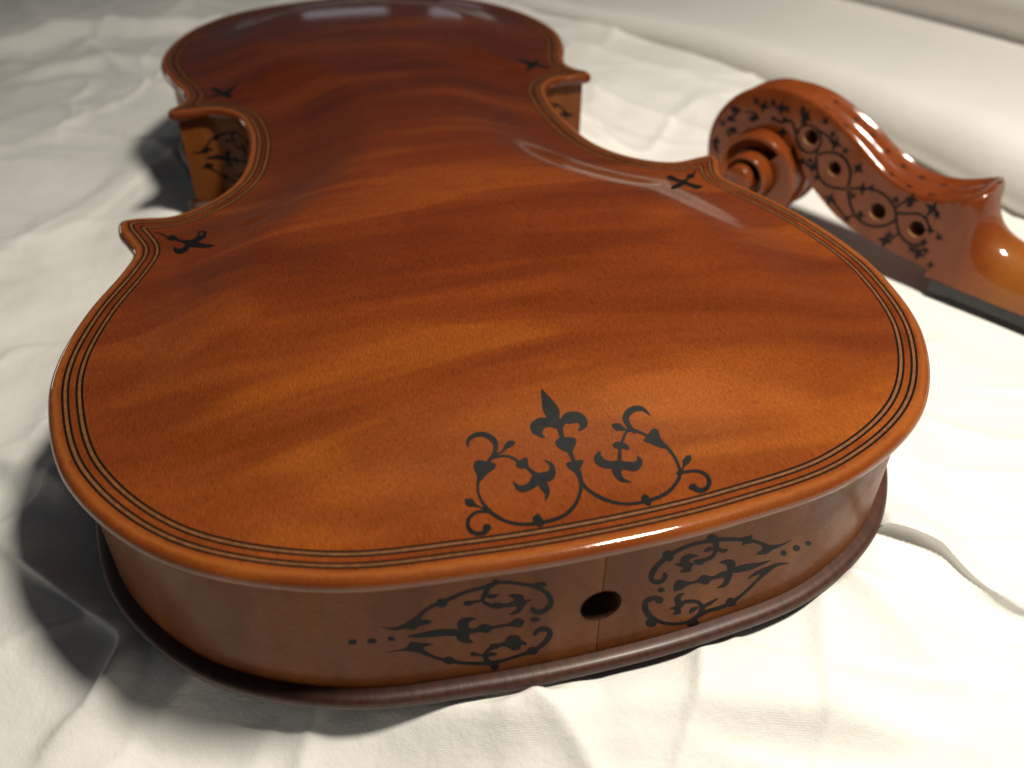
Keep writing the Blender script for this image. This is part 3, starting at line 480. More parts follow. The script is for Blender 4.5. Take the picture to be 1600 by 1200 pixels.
[978.47,-19.21,978.31,-18.44,978.2,-17.65,978.38,-16.9,978.71,-16.29,979.13,-16.01,979.65,-15.92,980.44,-16.01,981.19,-16.27,981.59,-16.51,981.8,-16.75,981.43,-16.86,980.86,-17.03,980.44,-17.51,980.22,-18.12,980.35,-18.71,980.66,-19.22,981.25,-19.34,981.76,-19.47,981.84,-19.97,981.74,-20.48,981.13,-20.58,980.47,-20.69,980.29,-21.25,980.29,-21.92,980.72,-22.69,981.06,-23.29,980.55,-23.39,979.78,-23.19,979.12,-22.83,978.54,-22.27,978.13,-21.55,977.95,-20.85,978.17,-20.53,978.44,-20.21,978.5,-19.75],
[984.5,-20.11,984.24,-20.82,983.57,-21.14,982.75,-20.95,982.09,-20.32,981.85,-19.49,982.11,-18.79,982.78,-18.47,983.59,-18.65,984.25,-19.28],
[981.03,-19.75,981.3,-20.18,981.55,-20.25,981.81,-20.33,982.11,-20.38,982.77,-20.37,983.55,-20.29,984.32,-20.22,984.98,-20.18,985.62,-20.14,986.22,-20.12,986.67,-20.1,987.08,-20.09,987.51,-20.15,987.98,-20.36,988.46,-20.64,988.9,-20.86,989.2,-20.98,989.51,-21.07,989.79,-20.99,989.98,-20.77,990.07,-20.47,990.14,-20.18,990.37,-19.33,989.78,-18.79,989.59,-18.61,989.42,-18.41,989.3,-18.27,989.11,-18.25,988.87,-18.34,988.59,-18.48,988.21,-18.74,987.82,-19.07,987.41,-19.32,987.01,-19.41,986.59,-19.41,986.15,-19.41,985.55,-19.42,984.9,-19.41,984.24,-19.39,983.47,-19.32,982.68,-19.24,982.03,-19.21,981.74,-19.24,981.5,-19.3,981.26,-19.35],
[965.39,-22.79,966.23,-22.67,967.57,-22.47,968.43,-22.27,969.16,-21.9,969.52,-21.23,969.86,-20.66,970.41,-20.71,971.07,-21.02,972.72,-21.58,973.82,-22.15,973.13,-22.28,972.23,-22.55,972.12,-23.2,972.01,-23.8,971.54,-23.94,970.91,-23.81,969.77,-23.32,968.48,-22.8,966.57,-22.73],
[970.83,-22.75,971.0,-23.91,971.74,-24.55,972.48,-25.21,973.22,-25.84,973.87,-26.4,974.5,-26.93,975.11,-27.39,975.55,-27.67,975.95,-27.89,976.37,-28.11,977.14,-28.54,978.04,-29.02,978.95,-29.46,979.84,-29.79,980.73,-30.06,981.58,-30.28,982.26,-30.45,982.91,-30.59,983.58,-30.68,984.35,-30.73,985.14,-30.73,985.93,-30.67,986.73,-30.54,987.51,-30.34,988.27,-30.15,988.96,-29.99,989.64,-29.83,990.28,-29.7,990.85,-29.66,991.43,-29.63,992.02,-29.5,992.63,-29.2,993.21,-28.79,993.76,-28.33,994.3,-27.86,994.83,-27.32,995.26,-26.66,995.56,-25.94,995.77,-25.08,995.74,-23.99,995.31,-23.02,994.78,-22.4,994.19,-22.0,993.55,-21.93,992.93,-22.12,992.45,-22.44,992.21,-22.77,992.07,-23.11,991.97,-23.39,992.1,-24.26,992.63,-24.24,992.76,-23.98,992.86,-23.78,992.96,-23.67,993.33,-23.47,993.8,-23.35,994.16,-23.42,994.41,-23.66,994.65,-24.02,994.7,-24.13,994.67,-24.31,994.53,-24.83,994.32,-25.4,994.04,-26.02,993.68,-26.64,993.25,-27.19,992.76,-27.63,992.22,-27.98,991.68,-28.25,991.19,-28.43,990.65,-28.55,990.08,-28.69,989.44,-28.88,988.78,-29.09,988.1,-29.26,987.35,-29.43,986.57,-29.57,985.8,-29.65,985.04,-29.65,984.27,-29.6,983.53,-29.53,982.88,-29.48,982.26,-29.4,981.6,-29.28,980.76,-29.08,979.9,-28.82,979.05,-28.49,978.19,-27.99,977.32,-27.4,976.54,-26.93,976.07,-26.75,975.67,-26.64,975.28,-26.47,974.7,-26.09,974.09,-25.58,973.48,-25.0,972.83,-24.24,972.17,-23.37,971.52,-22.52],
[977.54,-27.79,977.31,-28.43,976.75,-28.72,976.08,-28.54,975.55,-27.98,975.37,-27.24,975.61,-26.61,976.16,-26.33,976.83,-26.5,977.36,-27.05],
[993.17,-29.0,992.96,-29.64,992.4,-29.9,991.68,-29.69,991.1,-29.08,990.87,-28.31,991.07,-27.68,991.63,-27.42,992.34,-27.63,992.93,-28.23],
[985.73,-31.5,985.57,-32.23,985.13,-32.6,984.6,-32.46,984.17,-31.86,984.01,-31.04,984.18,-30.31,984.61,-29.95,985.14,-30.09,985.57,-30.68],
[984.18,-31.16,984.33,-29.96,984.0,-29.09,983.7,-28.32,983.57,-27.85,983.56,-27.61,983.63,-27.18,983.79,-26.77,984.15,-26.41,984.67,-26.17,985.2,-25.93,985.36,-25.24,984.91,-24.87,984.4,-25.19,983.86,-25.52,983.39,-25.94,983.05,-26.38,982.75,-26.94,982.6,-27.8,982.77,-28.89,983.12,-29.86,983.44,-30.75],
[983.0,-27.71,983.22,-28.0,983.64,-28.11,984.06,-28.21,984.44,-28.25,984.77,-28.16,985.1,-28.02,985.44,-27.87,985.5,-27.79,985.44,-27.69,985.08,-27.42,984.73,-27.15,984.35,-26.99,983.94,-27.03,983.54,-27.21,983.15,-27.38],
[981.64,-26.94,981.51,-27.28,981.18,-27.44,980.78,-27.34,980.46,-27.03,980.35,-26.63,980.48,-26.28,980.8,-26.13,981.2,-26.23,981.52,-26.54],
[980.84,-26.71,980.96,-27.02,981.66,-27.39,982.35,-27.76,983.05,-28.13,983.27,-27.92,983.12,-27.53,982.42,-27.2,981.72,-26.87,981.02,-26.55],
[985.87,-25.61,985.68,-26.05,985.19,-26.24,984.59,-26.08,984.1,-25.66,983.92,-25.12,984.11,-24.67,984.6,-24.49,985.19,-24.64,985.68,-25.06],
[985.28,-25.26,985.58,-25.69,986.08,-25.78,986.57,-25.86,987.07,-25.95,987.42,-25.28,986.94,-24.59,986.46,-24.67,985.98,-24.75,985.5,-24.83],
[986.68,-25.29,986.77,-24.24,987.16,-23.33,987.77,-23.03,988.45,-23.05,988.99,-23.19,989.44,-23.53,989.61,-24.14,989.78,-24.82,990.32,-25.38,990.79,-25.89,990.87,-26.35,990.8,-26.69,990.32,-26.41,989.8,-26.14,989.73,-26.75,989.66,-27.43,989.05,-27.62,988.33,-27.43,987.9,-27.07,987.5,-26.57,987.01,-25.98]],"ribld":[[960.72,-19.42,960.52,-19.85,960.1,-20.11,959.61,-20.11,959.24,-19.83,959.13,-19.38,959.33,-18.94,959.76,-18.68,960.24,-18.69,960.61,-18.97],
[964.13,-19.37,963.93,-19.8,963.49,-20.03,962.96,-19.97,962.56,-19.67,962.44,-19.21,962.64,-18.79,963.09,-18.55,963.61,-18.61,964.01,-18.92],
[967.32,-19.18,967.16,-19.53,966.81,-19.71,966.4,-19.65,966.09,-19.37,965.99,-18.97,966.15,-18.61,966.5,-18.43,966.91,-18.49,967.22,-18.78],
[993.27,-19.8,993.09,-20.13,992.61,-20.23,992.0,-20.06,991.5,-19.69,991.31,-19.25,991.49,-18.91,991.97,-18.81,992.57,-18.98,993.07,-19.36]],"ribr":[[39.22,-16.0,38.28,-16.09,36.76,-16.2,35.42,-15.83,34.13,-15.36,33.13,-14.9,32.4,-14.74,32.31,-15.26,32.26,-15.91,31.53,-16.31,31.04,-16.63,32.03,-17.23,33.44,-17.64,34.19,-17.4,34.91,-17.02,36.1,-16.94,37.33,-16.86,38.56,-16.4],
[33.81,-16.01,33.29,-14.79,32.36,-14.04,31.43,-13.28,30.49,-12.57,29.59,-11.96,28.7,-11.41,27.8,-10.91,26.72,-10.4,25.6,-9.95,24.49,-9.5,23.4,-9.04,22.32,-8.6,21.27,-8.25,20.25,-8.02,19.26,-7.9,18.29,-7.81,17.31,-7.74,16.34,-7.7,15.41,-7.73,14.56,-7.85,13.75,-8.04,13.0,-8.27,12.39,-8.48,11.83,-8.73,11.29,-9.04,10.73,-9.44,10.19,-9.91,9.69,-10.45,9.2,-11.04,8.74,-11.72,8.41,-12.49,8.24,-13.21,8.17,-14.03,8.35,-15.02,8.85,-15.9,9.45,-16.54,10.07,-16.96,10.72,-17.1,11.33,-16.98,11.8,-16.64,12.02,-16.08,12.06,-15.5,12.1,-15.0,11.61,-14.02,11.07,-14.33,11.06,-14.85,11.06,-15.28,11.02,-15.5,10.76,-15.69,10.35,-15.77,10.0,-15.69,9.72,-15.44,9.42,-15.06,9.31,-14.85,9.31,-14.62,9.39,-14.14,9.52,-13.61,9.75,-12.94,10.1,-12.27,10.51,-11.66,10.96,-11.16,11.47,-10.73,12.0,-10.34,12.48,-9.99,12.97,-9.68,13.51,-9.4,14.22,-9.13,14.99,-8.92,15.8,-8.78,16.69,-8.73,17.63,-8.77,18.6,-8.87,19.58,-9.05,20.58,-9.28,21.58,-9.55,22.59,-9.8,23.61,-10.08,24.66,-10.44,25.75,-10.93,26.87,-11.5,27.94,-12.07,28.81,-12.48,29.64,-12.88,30.45,-13.4,31.27,-14.14,32.11,-15.04,32.99,-15.97],
[12.76,-10.07,12.65,-10.91,12.11,-11.27,11.35,-11.02,10.67,-10.24,10.32,-9.25,10.44,-8.42,10.97,-8.05,11.72,-8.3,12.41,-9.07],
[29.32,-12.05,29.22,-12.63,28.68,-12.81,27.91,-12.5,27.21,-11.85,26.85,-11.09,26.95,-10.52,27.48,-10.35,28.24,-10.64,28.94,-11.29],
[27.15,-12.64,27.56,-12.8,28.07,-12.2,28.59,-11.61,29.1,-11.01,28.99,-10.51,28.59,-10.35,28.08,-10.94,27.57,-11.53,27.05,-12.13],
[21.43,-8.53,21.29,-9.07,20.7,-9.22,19.89,-8.91,19.17,-8.28,18.82,-7.55,18.96,-7.01,19.54,-6.86,20.35,-7.15,21.07,-7.79],
[20.2,-7.51,19.87,-8.73,20.24,-9.45,20.59,-10.07,20.8,-10.58,20.9,-11.31,20.86,-12.06,20.69,-12.61,20.29,-12.9,19.7,-13.02,19.08,-13.06,18.61,-13.06,18.13,-12.99,17.64,-12.93,17.41,-13.51,18.02,-14.16,18.5,-14.18,18.99,-14.2,19.51,-14.18,20.16,-14.1,20.84,-13.96,21.41,-13.59,21.76,-12.92,21.96,-12.06,22.0,-11.13,21.87,-10.22,21.65,-9.4,21.46,-8.67],
[21.32,-10.89,21.0,-10.58,20.43,-10.44,19.84,-10.3,19.35,-10.32,19.12,-10.49,18.97,-10.72,18.83,-10.96,18.82,-11.1,18.94,-11.19,19.24,-11.27,19.53,-11.36,19.8,-11.41,20.23,-11.38,20.72,-11.29,21.22,-11.19],
[21.22,-10.46,21.31,-10.96,21.71,-11.61,22.16,-12.33,22.76,-12.97,23.36,-13.17,23.77,-13.07,24.14,-12.96,24.23,-12.66,23.91,-12.34,23.45,-12.19,23.05,-12.06,22.82,-11.92,22.54,-11.67,22.1,-11.17,21.61,-10.61],
[19.38,-14.14,19.23,-14.53,18.7,-14.61,17.98,-14.34,17.36,-13.82,17.06,-13.26,17.21,-12.86,17.74,-12.78,18.45,-13.05,19.08,-13.56],
[13.02,-12.28,13.5,-12.5,14.13,-12.67,14.21,-11.98,14.27,-11.15,14.82,-10.69,15.6,-10.59,16.98,-11.19,17.94,-11.91,17.35,-11.91,16.51,-11.95,16.18,-12.39,16.12,-12.91,16.74,-13.4,17.33,-13.84,17.17,-14.1,16.87,-14.39,16.85,-15.15,16.72,-15.8,15.48,-15.57,14.45,-14.96,14.94,-14.67,15.43,-14.35,14.96,-13.92,14.24,-13.43,13.47,-12.77],
[35.22,-20.18,34.07,-19.87,32.25,-19.54,30.76,-19.06,29.31,-18.66,27.77,-18.48,26.6,-18.7,26.24,-19.27,26.24,-19.91,27.71,-20.54,29.75,-20.87,31.17,-20.91,32.51,-20.77,34.25,-20.51],
[22.81,-15.75,23.39,-15.44,24.46,-15.44,25.36,-15.77,26.16,-16.38,26.58,-17.1,26.83,-17.89,26.78,-18.59,26.64,-19.32,26.66,-20.57,26.61,-21.85,26.24,-23.01,25.59,-23.74,24.39,-23.56,23.52,-23.1,24.05,-22.94,24.8,-22.62,25.0,-21.94,24.92,-21.13,24.28,-20.33,23.68,-19.59,23.67,-19.05,23.9,-18.68,24.54,-18.84,25.1,-18.93,25.0,-18.03,24.55,-16.95,23.56,-16.23],
[25.18,-19.69,24.15,-18.71,23.44,-18.93,22.73,-19.16,21.99,-19.19,21.27,-18.86,20.52,-18.38,19.84,-18.12,19.36,-18.27,18.98,-18.61,18.57,-18.85,18.1,-18.92,17.6,-18.9,17.11,-18.77,16.72,-18.56,16.31,-18.27,15.87,-17.98,15.4,-17.65,14.86,-17.33,14.25,-17.34,13.9,-17.88,13.84,-18.61,13.83,-19.29,13.98,-20.18,14.6,-20.37,15.08,-20.33,15.51,-20.35,15.73,-20.41,15.8,-20.3,16.01,-20.07,16.31,-19.88,16.61,-19.77,16.96,-19.7,17.35,-19.67,17.83,-19.64,18.33,-19.65,18.87,-19.76,19.45,-20.07,20.06,-20.47,20.63,-20.73,21.18,-20.65,21.74,-20.4,22.35,-20.24,23.17,-20.32,24.05,-20.51,24.94,-20.71],
[21.81,-20.07,21.7,-20.86,21.1,-21.12,20.24,-20.77,19.47,-19.93,19.07,-18.94,19.19,-18.17,19.78,-17.9,20.62,-18.24,21.4,-19.07],
[40.35,-23.38,40.19,-23.19,39.17,-22.68,38.15,-22.18,37.18,-21.85,36.18,-21.7,35.25,-21.74,34.44,-22.03,33.86,-22.68,33.45,-23.53,33.03,-24.32,32.52,-24.99,31.97,-25.62,31.41,-26.22,30.86,-26.8,30.31,-27.36,29.73,-27.86,29.14,-28.27,28.54,-28.61,27.91,-28.89,27.21,-29.11,26.46,-29.27,25.67,-29.36,24.76,-29.34,23.8,-29.24,22.87,-29.17,22.16,-29.14,21.48,-29.13,20.8,-29.26,20.09,-29.72,19.46,-30.31,18.79,-30.69,17.99,-30.77,17.1,-30.66,16.19,-30.43,15.27,-30.09,14.34,-29.63,13.47,-29.09,12.79,-28.57,12.14,-27.99,11.53,-27.34,10.97,-26.69,10.5,-26.03,10.12,-25.4,9.74,-24.64,9.39,-23.82,9.17,-23.12,9.06,-22.66,8.99,-22.22,8.99,-21.94,9.19,-21.7,9.58,-21.55,10.01,-21.52,10.5,-21.65,11.11,-21.96,11.76,-22.3,12.2,-21.96,11.74,-21.12,11.09,-20.7,10.4,-20.27,9.7,-20.0,9.05,-20.0,8.47,-20.2,8.01,-20.65,7.79,-21.35,7.75,-22.17,7.87,-23.08,8.21,-24.19,8.72,-25.34,9.33,-26.38,9.98,-27.19,10.64,-27.82,11.29,-28.38,11.98,-28.98,12.7,-29.56,13.47,-30.08,14.41,-30.6,15.4,-31.04,16.37,-31.39,17.34,-31.65,18.32,-31.82,19.25,-31.83,20.1,-31.55,20.85,-31.12,21.54,-30.8,22.1,-30.64,22.69,-30.53,23.34,-30.46,24.23,-30.51,25.21,-30.62,26.18,-30.66,27.03,-30.58,27.83,-30.43,28.58,-30.17,29.22,-29.78,29.78,-29.3,30.33,-28.8,30.91,-28.27,31.49,-27.71,32.05,-27.14,32.6,-26.49,33.13,-25.83,33.71,-25.22,34.33,-24.67,34.97,-24.19,35.6,-23.79,36.22,-23.4,36.88,-23.05,37.62,-22.86,38.42,-22.94,39.34,-23.2,40.28,-23.48],
[12.08,-22.34,11.99,-22.79,11.61,-22.95,11.1,-22.76,10.65,-22.29,10.43,-21.73,10.53,-21.29,10.9,-21.13,11.41,-21.31,11.86,-21.77],
[30.65,-23.62,30.76,-23.69,31.3,-23.53,31.84,-23.38,32.42,-23.32,33.26,-23.39,34.23,-23.57,35.23,-23.76,35.45,-22.71,34.3,-21.63,33.45,-21.78,32.6,-21.93,31.85,-22.21,31.37,-22.59,30.99,-23.04,30.63,-23.49],
[29.26,-29.98,29.18,-30.78,28.62,-31.05,27.8,-30.68,27.04,-29.82,26.63,-28.81,26.71,-28.02,27.26,-27.76,28.07,-28.11,28.83,-28.96],
[11.66,-28.76,11.51,-29.47,10.91,-29.71,10.1,-29.39,9.4,-28.65,9.07,-27.77,9.22,-27.08,9.81,-26.83,10.61,-27.14,11.32,-27.87],
[21.26,-32.82,21.11,-33.6,20.43,-33.82,19.49,-33.39,18.65,-32.49,18.24,-31.47,18.39,-30.7,19.05,-30.47,19.98,-30.87,20.82,-31.77],
[21.11,-30.95,21.89,-30.74,21.94,-29.98,22.0,-29.1,21.8,-27.96,21.22,-26.82,20.52,-25.89,19.75,-25.13,18.76,-24.55,17.74,-24.2,16.77,-23.88,16.48,-24.34,16.99,-25.06,17.96,-25.36,18.9,-25.65,19.66,-26.14,20.09,-26.7,20.47,-27.37,20.63,-27.82,20.65,-28.19,20.57,-28.81,20.49,-29.55],
[20.88,-28.05,21.37,-28.45,21.91,-28.34,22.45,-28.22,22.98,-28.04,23.54,-27.69,24.08,-27.26,24.61,-26.84,24.62,-26.67,24.47,-26.56,23.78,-26.68,23.09,-26.79,22.44,-26.93,21.92,-27.1,21.42,-27.29,20.93,-27.48],
[20.39,-27.5,20.04,-27.2,19.51,-27.16,18.97,-27.12,18.55,-27.3,18.41,-27.64,18.4,-28.02,18.41,-28.38,18.48,-28.67,18.67,-28.72,18.89,-28.66,19.1,-28.63,19.27,-28.62,19.58,-28.44,19.95,-28.17,20.34,-27.89],
[13.62,-25.01,14.31,-25.09,15.11,-25.06,14.83,-24.1,14.46,-22.99,14.61,-22.19,15.01,-21.66,15.84,-21.57,16.5,-21.83,16.14,-22.31,15.74,-22.97,16.05,-23.63,16.49,-24.31,16.81,-24.84,17.0,-25.3,16.61,-25.63,16.17,-26.02,16.42,-26.95,16.61,-27.79,15.6,-27.76,14.66,-27.27,14.98,-26.91,15.3,-26.46,14.42,-25.66]],"ribrd":[[38.89,-19.74,38.86,-20.2,38.5,-20.33,37.96,-20.07,37.46,-19.54,37.17,-18.93,37.2,-18.47,37.54,-18.34,38.07,-18.58,38.59,-19.12],
[42.39,-20.13,42.34,-20.65,41.86,-20.73,41.16,-20.36,40.49,-19.69,40.12,-18.97,40.17,-18.46,40.62,-18.36,41.32,-18.71,41.99,-19.39],
[45.49,-20.42,45.45,-20.81,45.01,-20.82,44.37,-20.46,43.77,-19.87,43.44,-19.27,43.49,-18.88,43.89,-18.84,44.52,-19.19,45.13,-19.79],
[12.12,-19.2,12.02,-19.58,11.64,-19.7,11.13,-19.51,10.69,-19.1,10.49,-18.61,10.59,-18.24,10.96,-18.12,11.47,-18.3,11.91,-18.71]],"crl":[[683.15,-10.01,682.42,-10.24,681.99,-11.03,681.53,-11.86,681.24,-12.78,681.23,-13.72,681.42,-14.64,681.91,-15.37,682.68,-15.58,683.47,-15.45,684.17,-15.05,684.54,-14.39,684.67,-13.73,684.77,-13.13,684.54,-12.72,684.13,-13.0,683.94,-13.58,683.76,-14.1,683.61,-14.31,683.29,-14.42,682.81,-14.46,682.57,-14.42,682.37,-14.12,682.18,-13.49,682.15,-12.86,682.37,-12.24,682.82,-11.53,683.3,-10.77],
[684.66,-17.43,684.48,-17.74,684.12,-17.9,683.74,-17.85,683.47,-17.6,683.42,-17.26,683.61,-16.95,683.96,-16.79,684.34,-16.85,684.61,-17.09],
[684.87,-19.92,684.2,-19.58,683.5,-19.87,682.73,-20.19,682.0,-20.78,681.53,-21.74,681.31,-22.81,681.36,-23.82,681.74,-24.63,682.33,-25.28,683.17,-25.6,684.06,-25.2,684.78,-24.5,685.44,-23.86,685.52,-23.13,684.85,-23.09,684.17,-23.7,683.55,-24.25,683.22,-24.41,682.99,-24.27,682.63,-23.87,682.41,-23.45,682.38,-22.83,682.54,-22.05,682.8,-21.48,683.16,-21.21,683.79,-20.96,684.5,-20.67],
[681.99,-25.07,681.78,-26.11,682.28,-26.79,682.78,-27.47,683.28,-28.15,683.94,-28.25,684.09,-27.51,683.7,-26.74,683.31,-25.98,682.93,-25.21],
[691.68,-12.26,691.06,-13.49,689.95,-14.17,688.76,-14.02,687.94,-13.13,687.82,-11.86,688.42,-10.71,689.52,-10.09,690.71,-10.2,691.54,-11.01],
[686.71,-14.53,686.59,-15.03,686.99,-16.12,687.42,-17.25,688.1,-18.32,689.1,-18.99,690.08,-19.36,690.8,-19.79,691.29,-20.49,691.64,-21.29,691.74,-21.88,691.56,-22.56,691.01,-23.6,690.41,-24.73,690.49,-25.45,691.17,-25.27,692.0,-24.26,692.89,-23.12,693.46,-21.7,693.21,-20.41,692.56,-19.43,691.79,-18.6,690.87,-17.95,689.94,-17.45,689.22,-16.97,688.57,-16.33,687.88,-15.5,687.17,-14.63],
[693.05,-10.37,692.71,-11.59,693.42,-12.53,694.16,-13.43,694.76,-14.39,695.14,-15.55,695.4,-16.83,695.66,-18.13,697.02,-18.39,697.87,-16.96,697.3,-15.83,696.73,-14.66,696.13,-13.52,695.5,-12.45,694.86,-11.42,694.26,-10.4],
[688.16,-21.88,687.02,-22.16,686.32,-23.4,685.58,-24.73,685.18,-26.18,685.45,-27.44,686.02,-28.46,686.55,-29.4,687.3,-29.58,687.5,-28.75,687.0,-27.79,686.54,-26.91,686.4,-26.23,686.76,-25.35,687.54,-24.27,688.36,-23.1]],"vine":[[75.88,35.6,75.4,34.87,73.98,34.72,72.51,34.56,70.98,34.64,69.52,35.26,68.29,36.0,67.5,36.25,67.02,35.94,66.45,35.2,65.87,34.31,65.2,33.03,64.56,31.54,63.77,30.15,62.88,29.02,61.86,28.02,60.68,27.3,59.39,26.99,58.03,26.97,56.74,27.27,55.65,27.94,54.72,28.86,54.03,29.89,53.61,31.04,53.44,32.27,53.54,33.46,53.99,34.7,54.76,35.88,55.76,36.8,57.03,37.38,58.51,37.68,59.96,37.65,61.27,37.26,62.53,36.56,63.53,35.62,64.02,34.42,64.15,33.13,64.27,31.89,63.83,31.45,63.3,31.92,63.18,33.15,63.07,34.32,62.73,35.2,61.99,35.88,60.95,36.46,59.89,36.78,58.69,36.81,57.41,36.55,56.35,36.07,55.52,35.3,54.85,34.27,54.46,33.2,54.38,32.21,54.52,31.16,54.87,30.21,55.44,29.37,56.21,28.6,57.03,28.1,58.0,27.9,59.13,27.96,60.14,28.23,61.08,28.84,61.95,29.76,62.76,30.8,63.51,32.09,64.18,33.54,64.91,34.85,65.53,35.8,66.23,36.69,67.3,37.23,68.68,36.87,69.96,36.09,71.11,35.61,72.29,35.63,73.62,35.88,75.0,36.13],
[55.9,36.69,55.64,36.21,54.82,36.03,54.01,35.85,53.15,35.6,51.71,35.02,50.1,34.28,48.5,33.54,47.87,33.76,48.05,34.34,49.67,35.05,51.3,35.76,52.8,36.34,53.72,36.61,54.55,36.79,55.37,36.98],
[54.93,30.36,55.32,29.8,55.05,28.3,54.77,26.78,54.41,25.27,53.98,23.75,53.44,22.22,52.66,20.83,51.55,19.6,50.21,18.57,48.68,17.86,46.99,17.6,45.19,17.7,43.32,18.01,40.78,18.76,38.15,19.8,35.66,20.73,33.59,21.43,31.63,22.05,29.78,22.35,28.11,22.3,26.48,22.01,24.99,21.5,23.74,20.82,22.59,19.94,21.62,18.95,20.82,17.95,20.19,16.9,19.98,15.96,20.28,15.01,21.02,13.92,21.95,12.92,23.2,11.93,24.69,11.08,26.23,10.48,27.76,10.16,29.35,10.09,30.84,10.26,32.15,10.67,33.38,11.31,34.5,12.16,35.65,13.45,36.66,15.03,37.53,16.64,38.17,18.01,38.69,19.39,39.06,20.78,39.15,22.28,39.12,23.91,39.35,25.53,40.02,27.06,40.95,28.46,42.1,29.61,43.44,30.45,44.96,31.04,46.56,31.3,48.26,31.13,49.97,30.64,51.52,30.01,52.63,29.41,53.6,28.74,54.55,28.07,54.7,27.44,54.04,27.36,53.09,28.03,52.18,28.68,51.19,29.21,49.73,29.78,48.15,30.21,46.69,30.33,45.33,30.07,43.99,29.52,42.84,28.77,41.83,27.75,40.98,26.49,40.39,25.16,40.2,23.76,40.24,22.17,40.14,20.52,39.74,18.97,39.19,17.5,38.51,16.06,37.59,14.4,36.48,12.75,35.21,11.37,33.96,10.42,32.59,9.71,31.12,9.25,29.47,9.06,27.73,9.15,26.04,9.5,24.35,10.16,22.73,11.1,21.36,12.19,20.32,13.32,19.46,14.6,19.04,15.98,19.33,17.33,20.06,18.55,20.92,19.63,21.96,20.69,23.2,21.64,24.58,22.4,26.19,22.95,27.95,23.27,29.79,23.32,31.79,22.99,33.82,22.36,35.91,21.66,38.43,20.73,41.03,19.71,43.46,19.0,45.2,18.71,46.83,18.62,48.27,18.84,49.58,19.45,50.79,20.38,51.78,21.47,52.47,22.71,52.96,24.14,53.39,25.62,53.77,27.08,54.08,28.56,54.38,30.05],
[20.99,17.46,20.45,17.11,19.2,17.43,17.96,17.75,16.68,18.13,15.28,18.73,13.93,19.35,12.7,19.66,11.59,19.61,10.5,19.33,9.57,18.86,8.86,18.13,8.24,17.13,7.59,16.09,6.97,15.98,6.85,16.65,7.5,17.68,8.17,18.75,9.05,19.64,10.17,20.22,11.43,20.55,12.75,20.61,14.19,20.25,15.6,19.61,16.94,19.04,18.15,18.69,19.38,18.37,20.62,18.05],
[19.8,16.77,20.05,16.11,19.41,14.58,18.76,13.01,17.9,11.58,16.79,10.36,15.51,9.32,14.12,8.62,12.75,8.35,11.34,8.4,9.99,8.72,8.77,9.38,7.68,10.25,6.63,11.1,6.52,11.78,7.14,11.87,8.19,11.03,9.22,10.21,10.25,9.65,11.4,9.39,12.63,9.35,13.78,9.57,14.98,10.18,16.14,11.12,17.15,12.22,17.92,13.52,18.55,15.02,19.19,16.55],
[16.69,11.51,17.22,11.39,17.95,10.28,18.67,9.18,19.4,8.25,19.99,7.7,20.63,7.23,21.29,6.74,21.42,6.08,20.81,6.0,20.17,6.52,19.52,7.06,18.85,7.71,18.07,8.72,17.33,9.84,16.6,10.95],
[10.39,9.64,10.46,9.07,9.81,8.19,9.16,7.32,8.5,6.44,7.98,6.4,7.92,6.97,8.57,7.85,9.22,8.72,9.87,9.6],
[20.8,19.22,20.26,19.34,19.65,20.25,19.05,21.15,18.4,21.96,17.66,22.65,16.84,23.29,16.01,23.93,15.92,24.53,16.49,24.6,17.31,23.93,18.14,23.25,18.94,22.48,19.64,21.6,20.26,20.68,20.88,19.77],
[46.07,14.59,45.99,14.01,44.62,13.12,43.25,12.22,41.86,11.36,40.31,10.31,38.69,9.27,37.16,8.86,36.17,9.27,35.44,9.94,34.77,10.57,34.72,11.17,35.29,11.16,35.95,10.5,36.55,9.89,37.07,9.61,38.3,9.98,39.82,11.01,41.35,12.09,42.74,12.96,44.1,13.85,45.47,14.74],
[58.83,23.21,58.51,22.74,57.31,22.58,56.1,22.43,54.9,22.27,54.32,22.67,54.68,23.19,55.88,23.31,57.09,23.44,58.3,23.57],
[42.12,19.04,41.86,18.77,41.45,18.79,41.03,18.8,40.61,18.81,40.32,19.09,40.57,19.36,40.99,19.35,41.41,19.34,41.82,19.32],
[9.67,19.37,9.25,19.71,9.1,20.81,8.95,21.9,8.8,22.98,9.11,23.41,9.52,23.07,9.67,21.99,9.82,20.9,9.98,19.8],
[76.45,38.81,78.84,38.03,79.96,35.94,80.54,38.0,82.76,38.73,80.33,39.52,79.22,41.57,78.64,39.54],
[68.77,40.4,71.25,39.33,72.18,36.99,73.09,39.14,75.62,39.72,73.08,40.79,72.16,43.09,71.25,40.97],
[58.84,38.94,61.52,38.78,63.34,36.78,63.24,39.27,65.25,40.75,62.54,40.9,60.74,42.85,60.82,40.41],
[67.07,32.24,68.99,31.17,69.52,29.2,70.47,30.86,72.56,31.1,70.61,32.19,70.08,34.13,69.14,32.49],
[45.32,33.72,47.61,33.12,48.76,31.07,49.2,33.23,51.25,34.16,48.94,34.77,47.79,36.78,47.35,34.65],
[51.99,23.12,54.01,22.11,54.71,20.03,55.53,21.9,57.62,22.34,55.56,23.34,54.86,25.4,54.05,23.55],
[35.18,27.08,37.31,27.1,38.86,25.49,38.66,27.63,40.17,29.03,38.02,28.99,36.5,30.57,36.68,28.47],
[31.45,22.44,33.3,21.23,33.69,19.07,34.76,20.86,36.89,21.09,35.0,22.31,34.6,24.45,33.54,22.67],
[42.27,13.64,44.49,12.94,45.6,10.82,46.04,13.0,48.04,13.87,45.79,14.57,44.69,16.66,44.24,14.51],
[35.38,8.04,36.84,8.15,38.0,7.06,37.72,8.59,38.65,9.67,37.19,9.55,36.04,10.63,36.31,9.11],
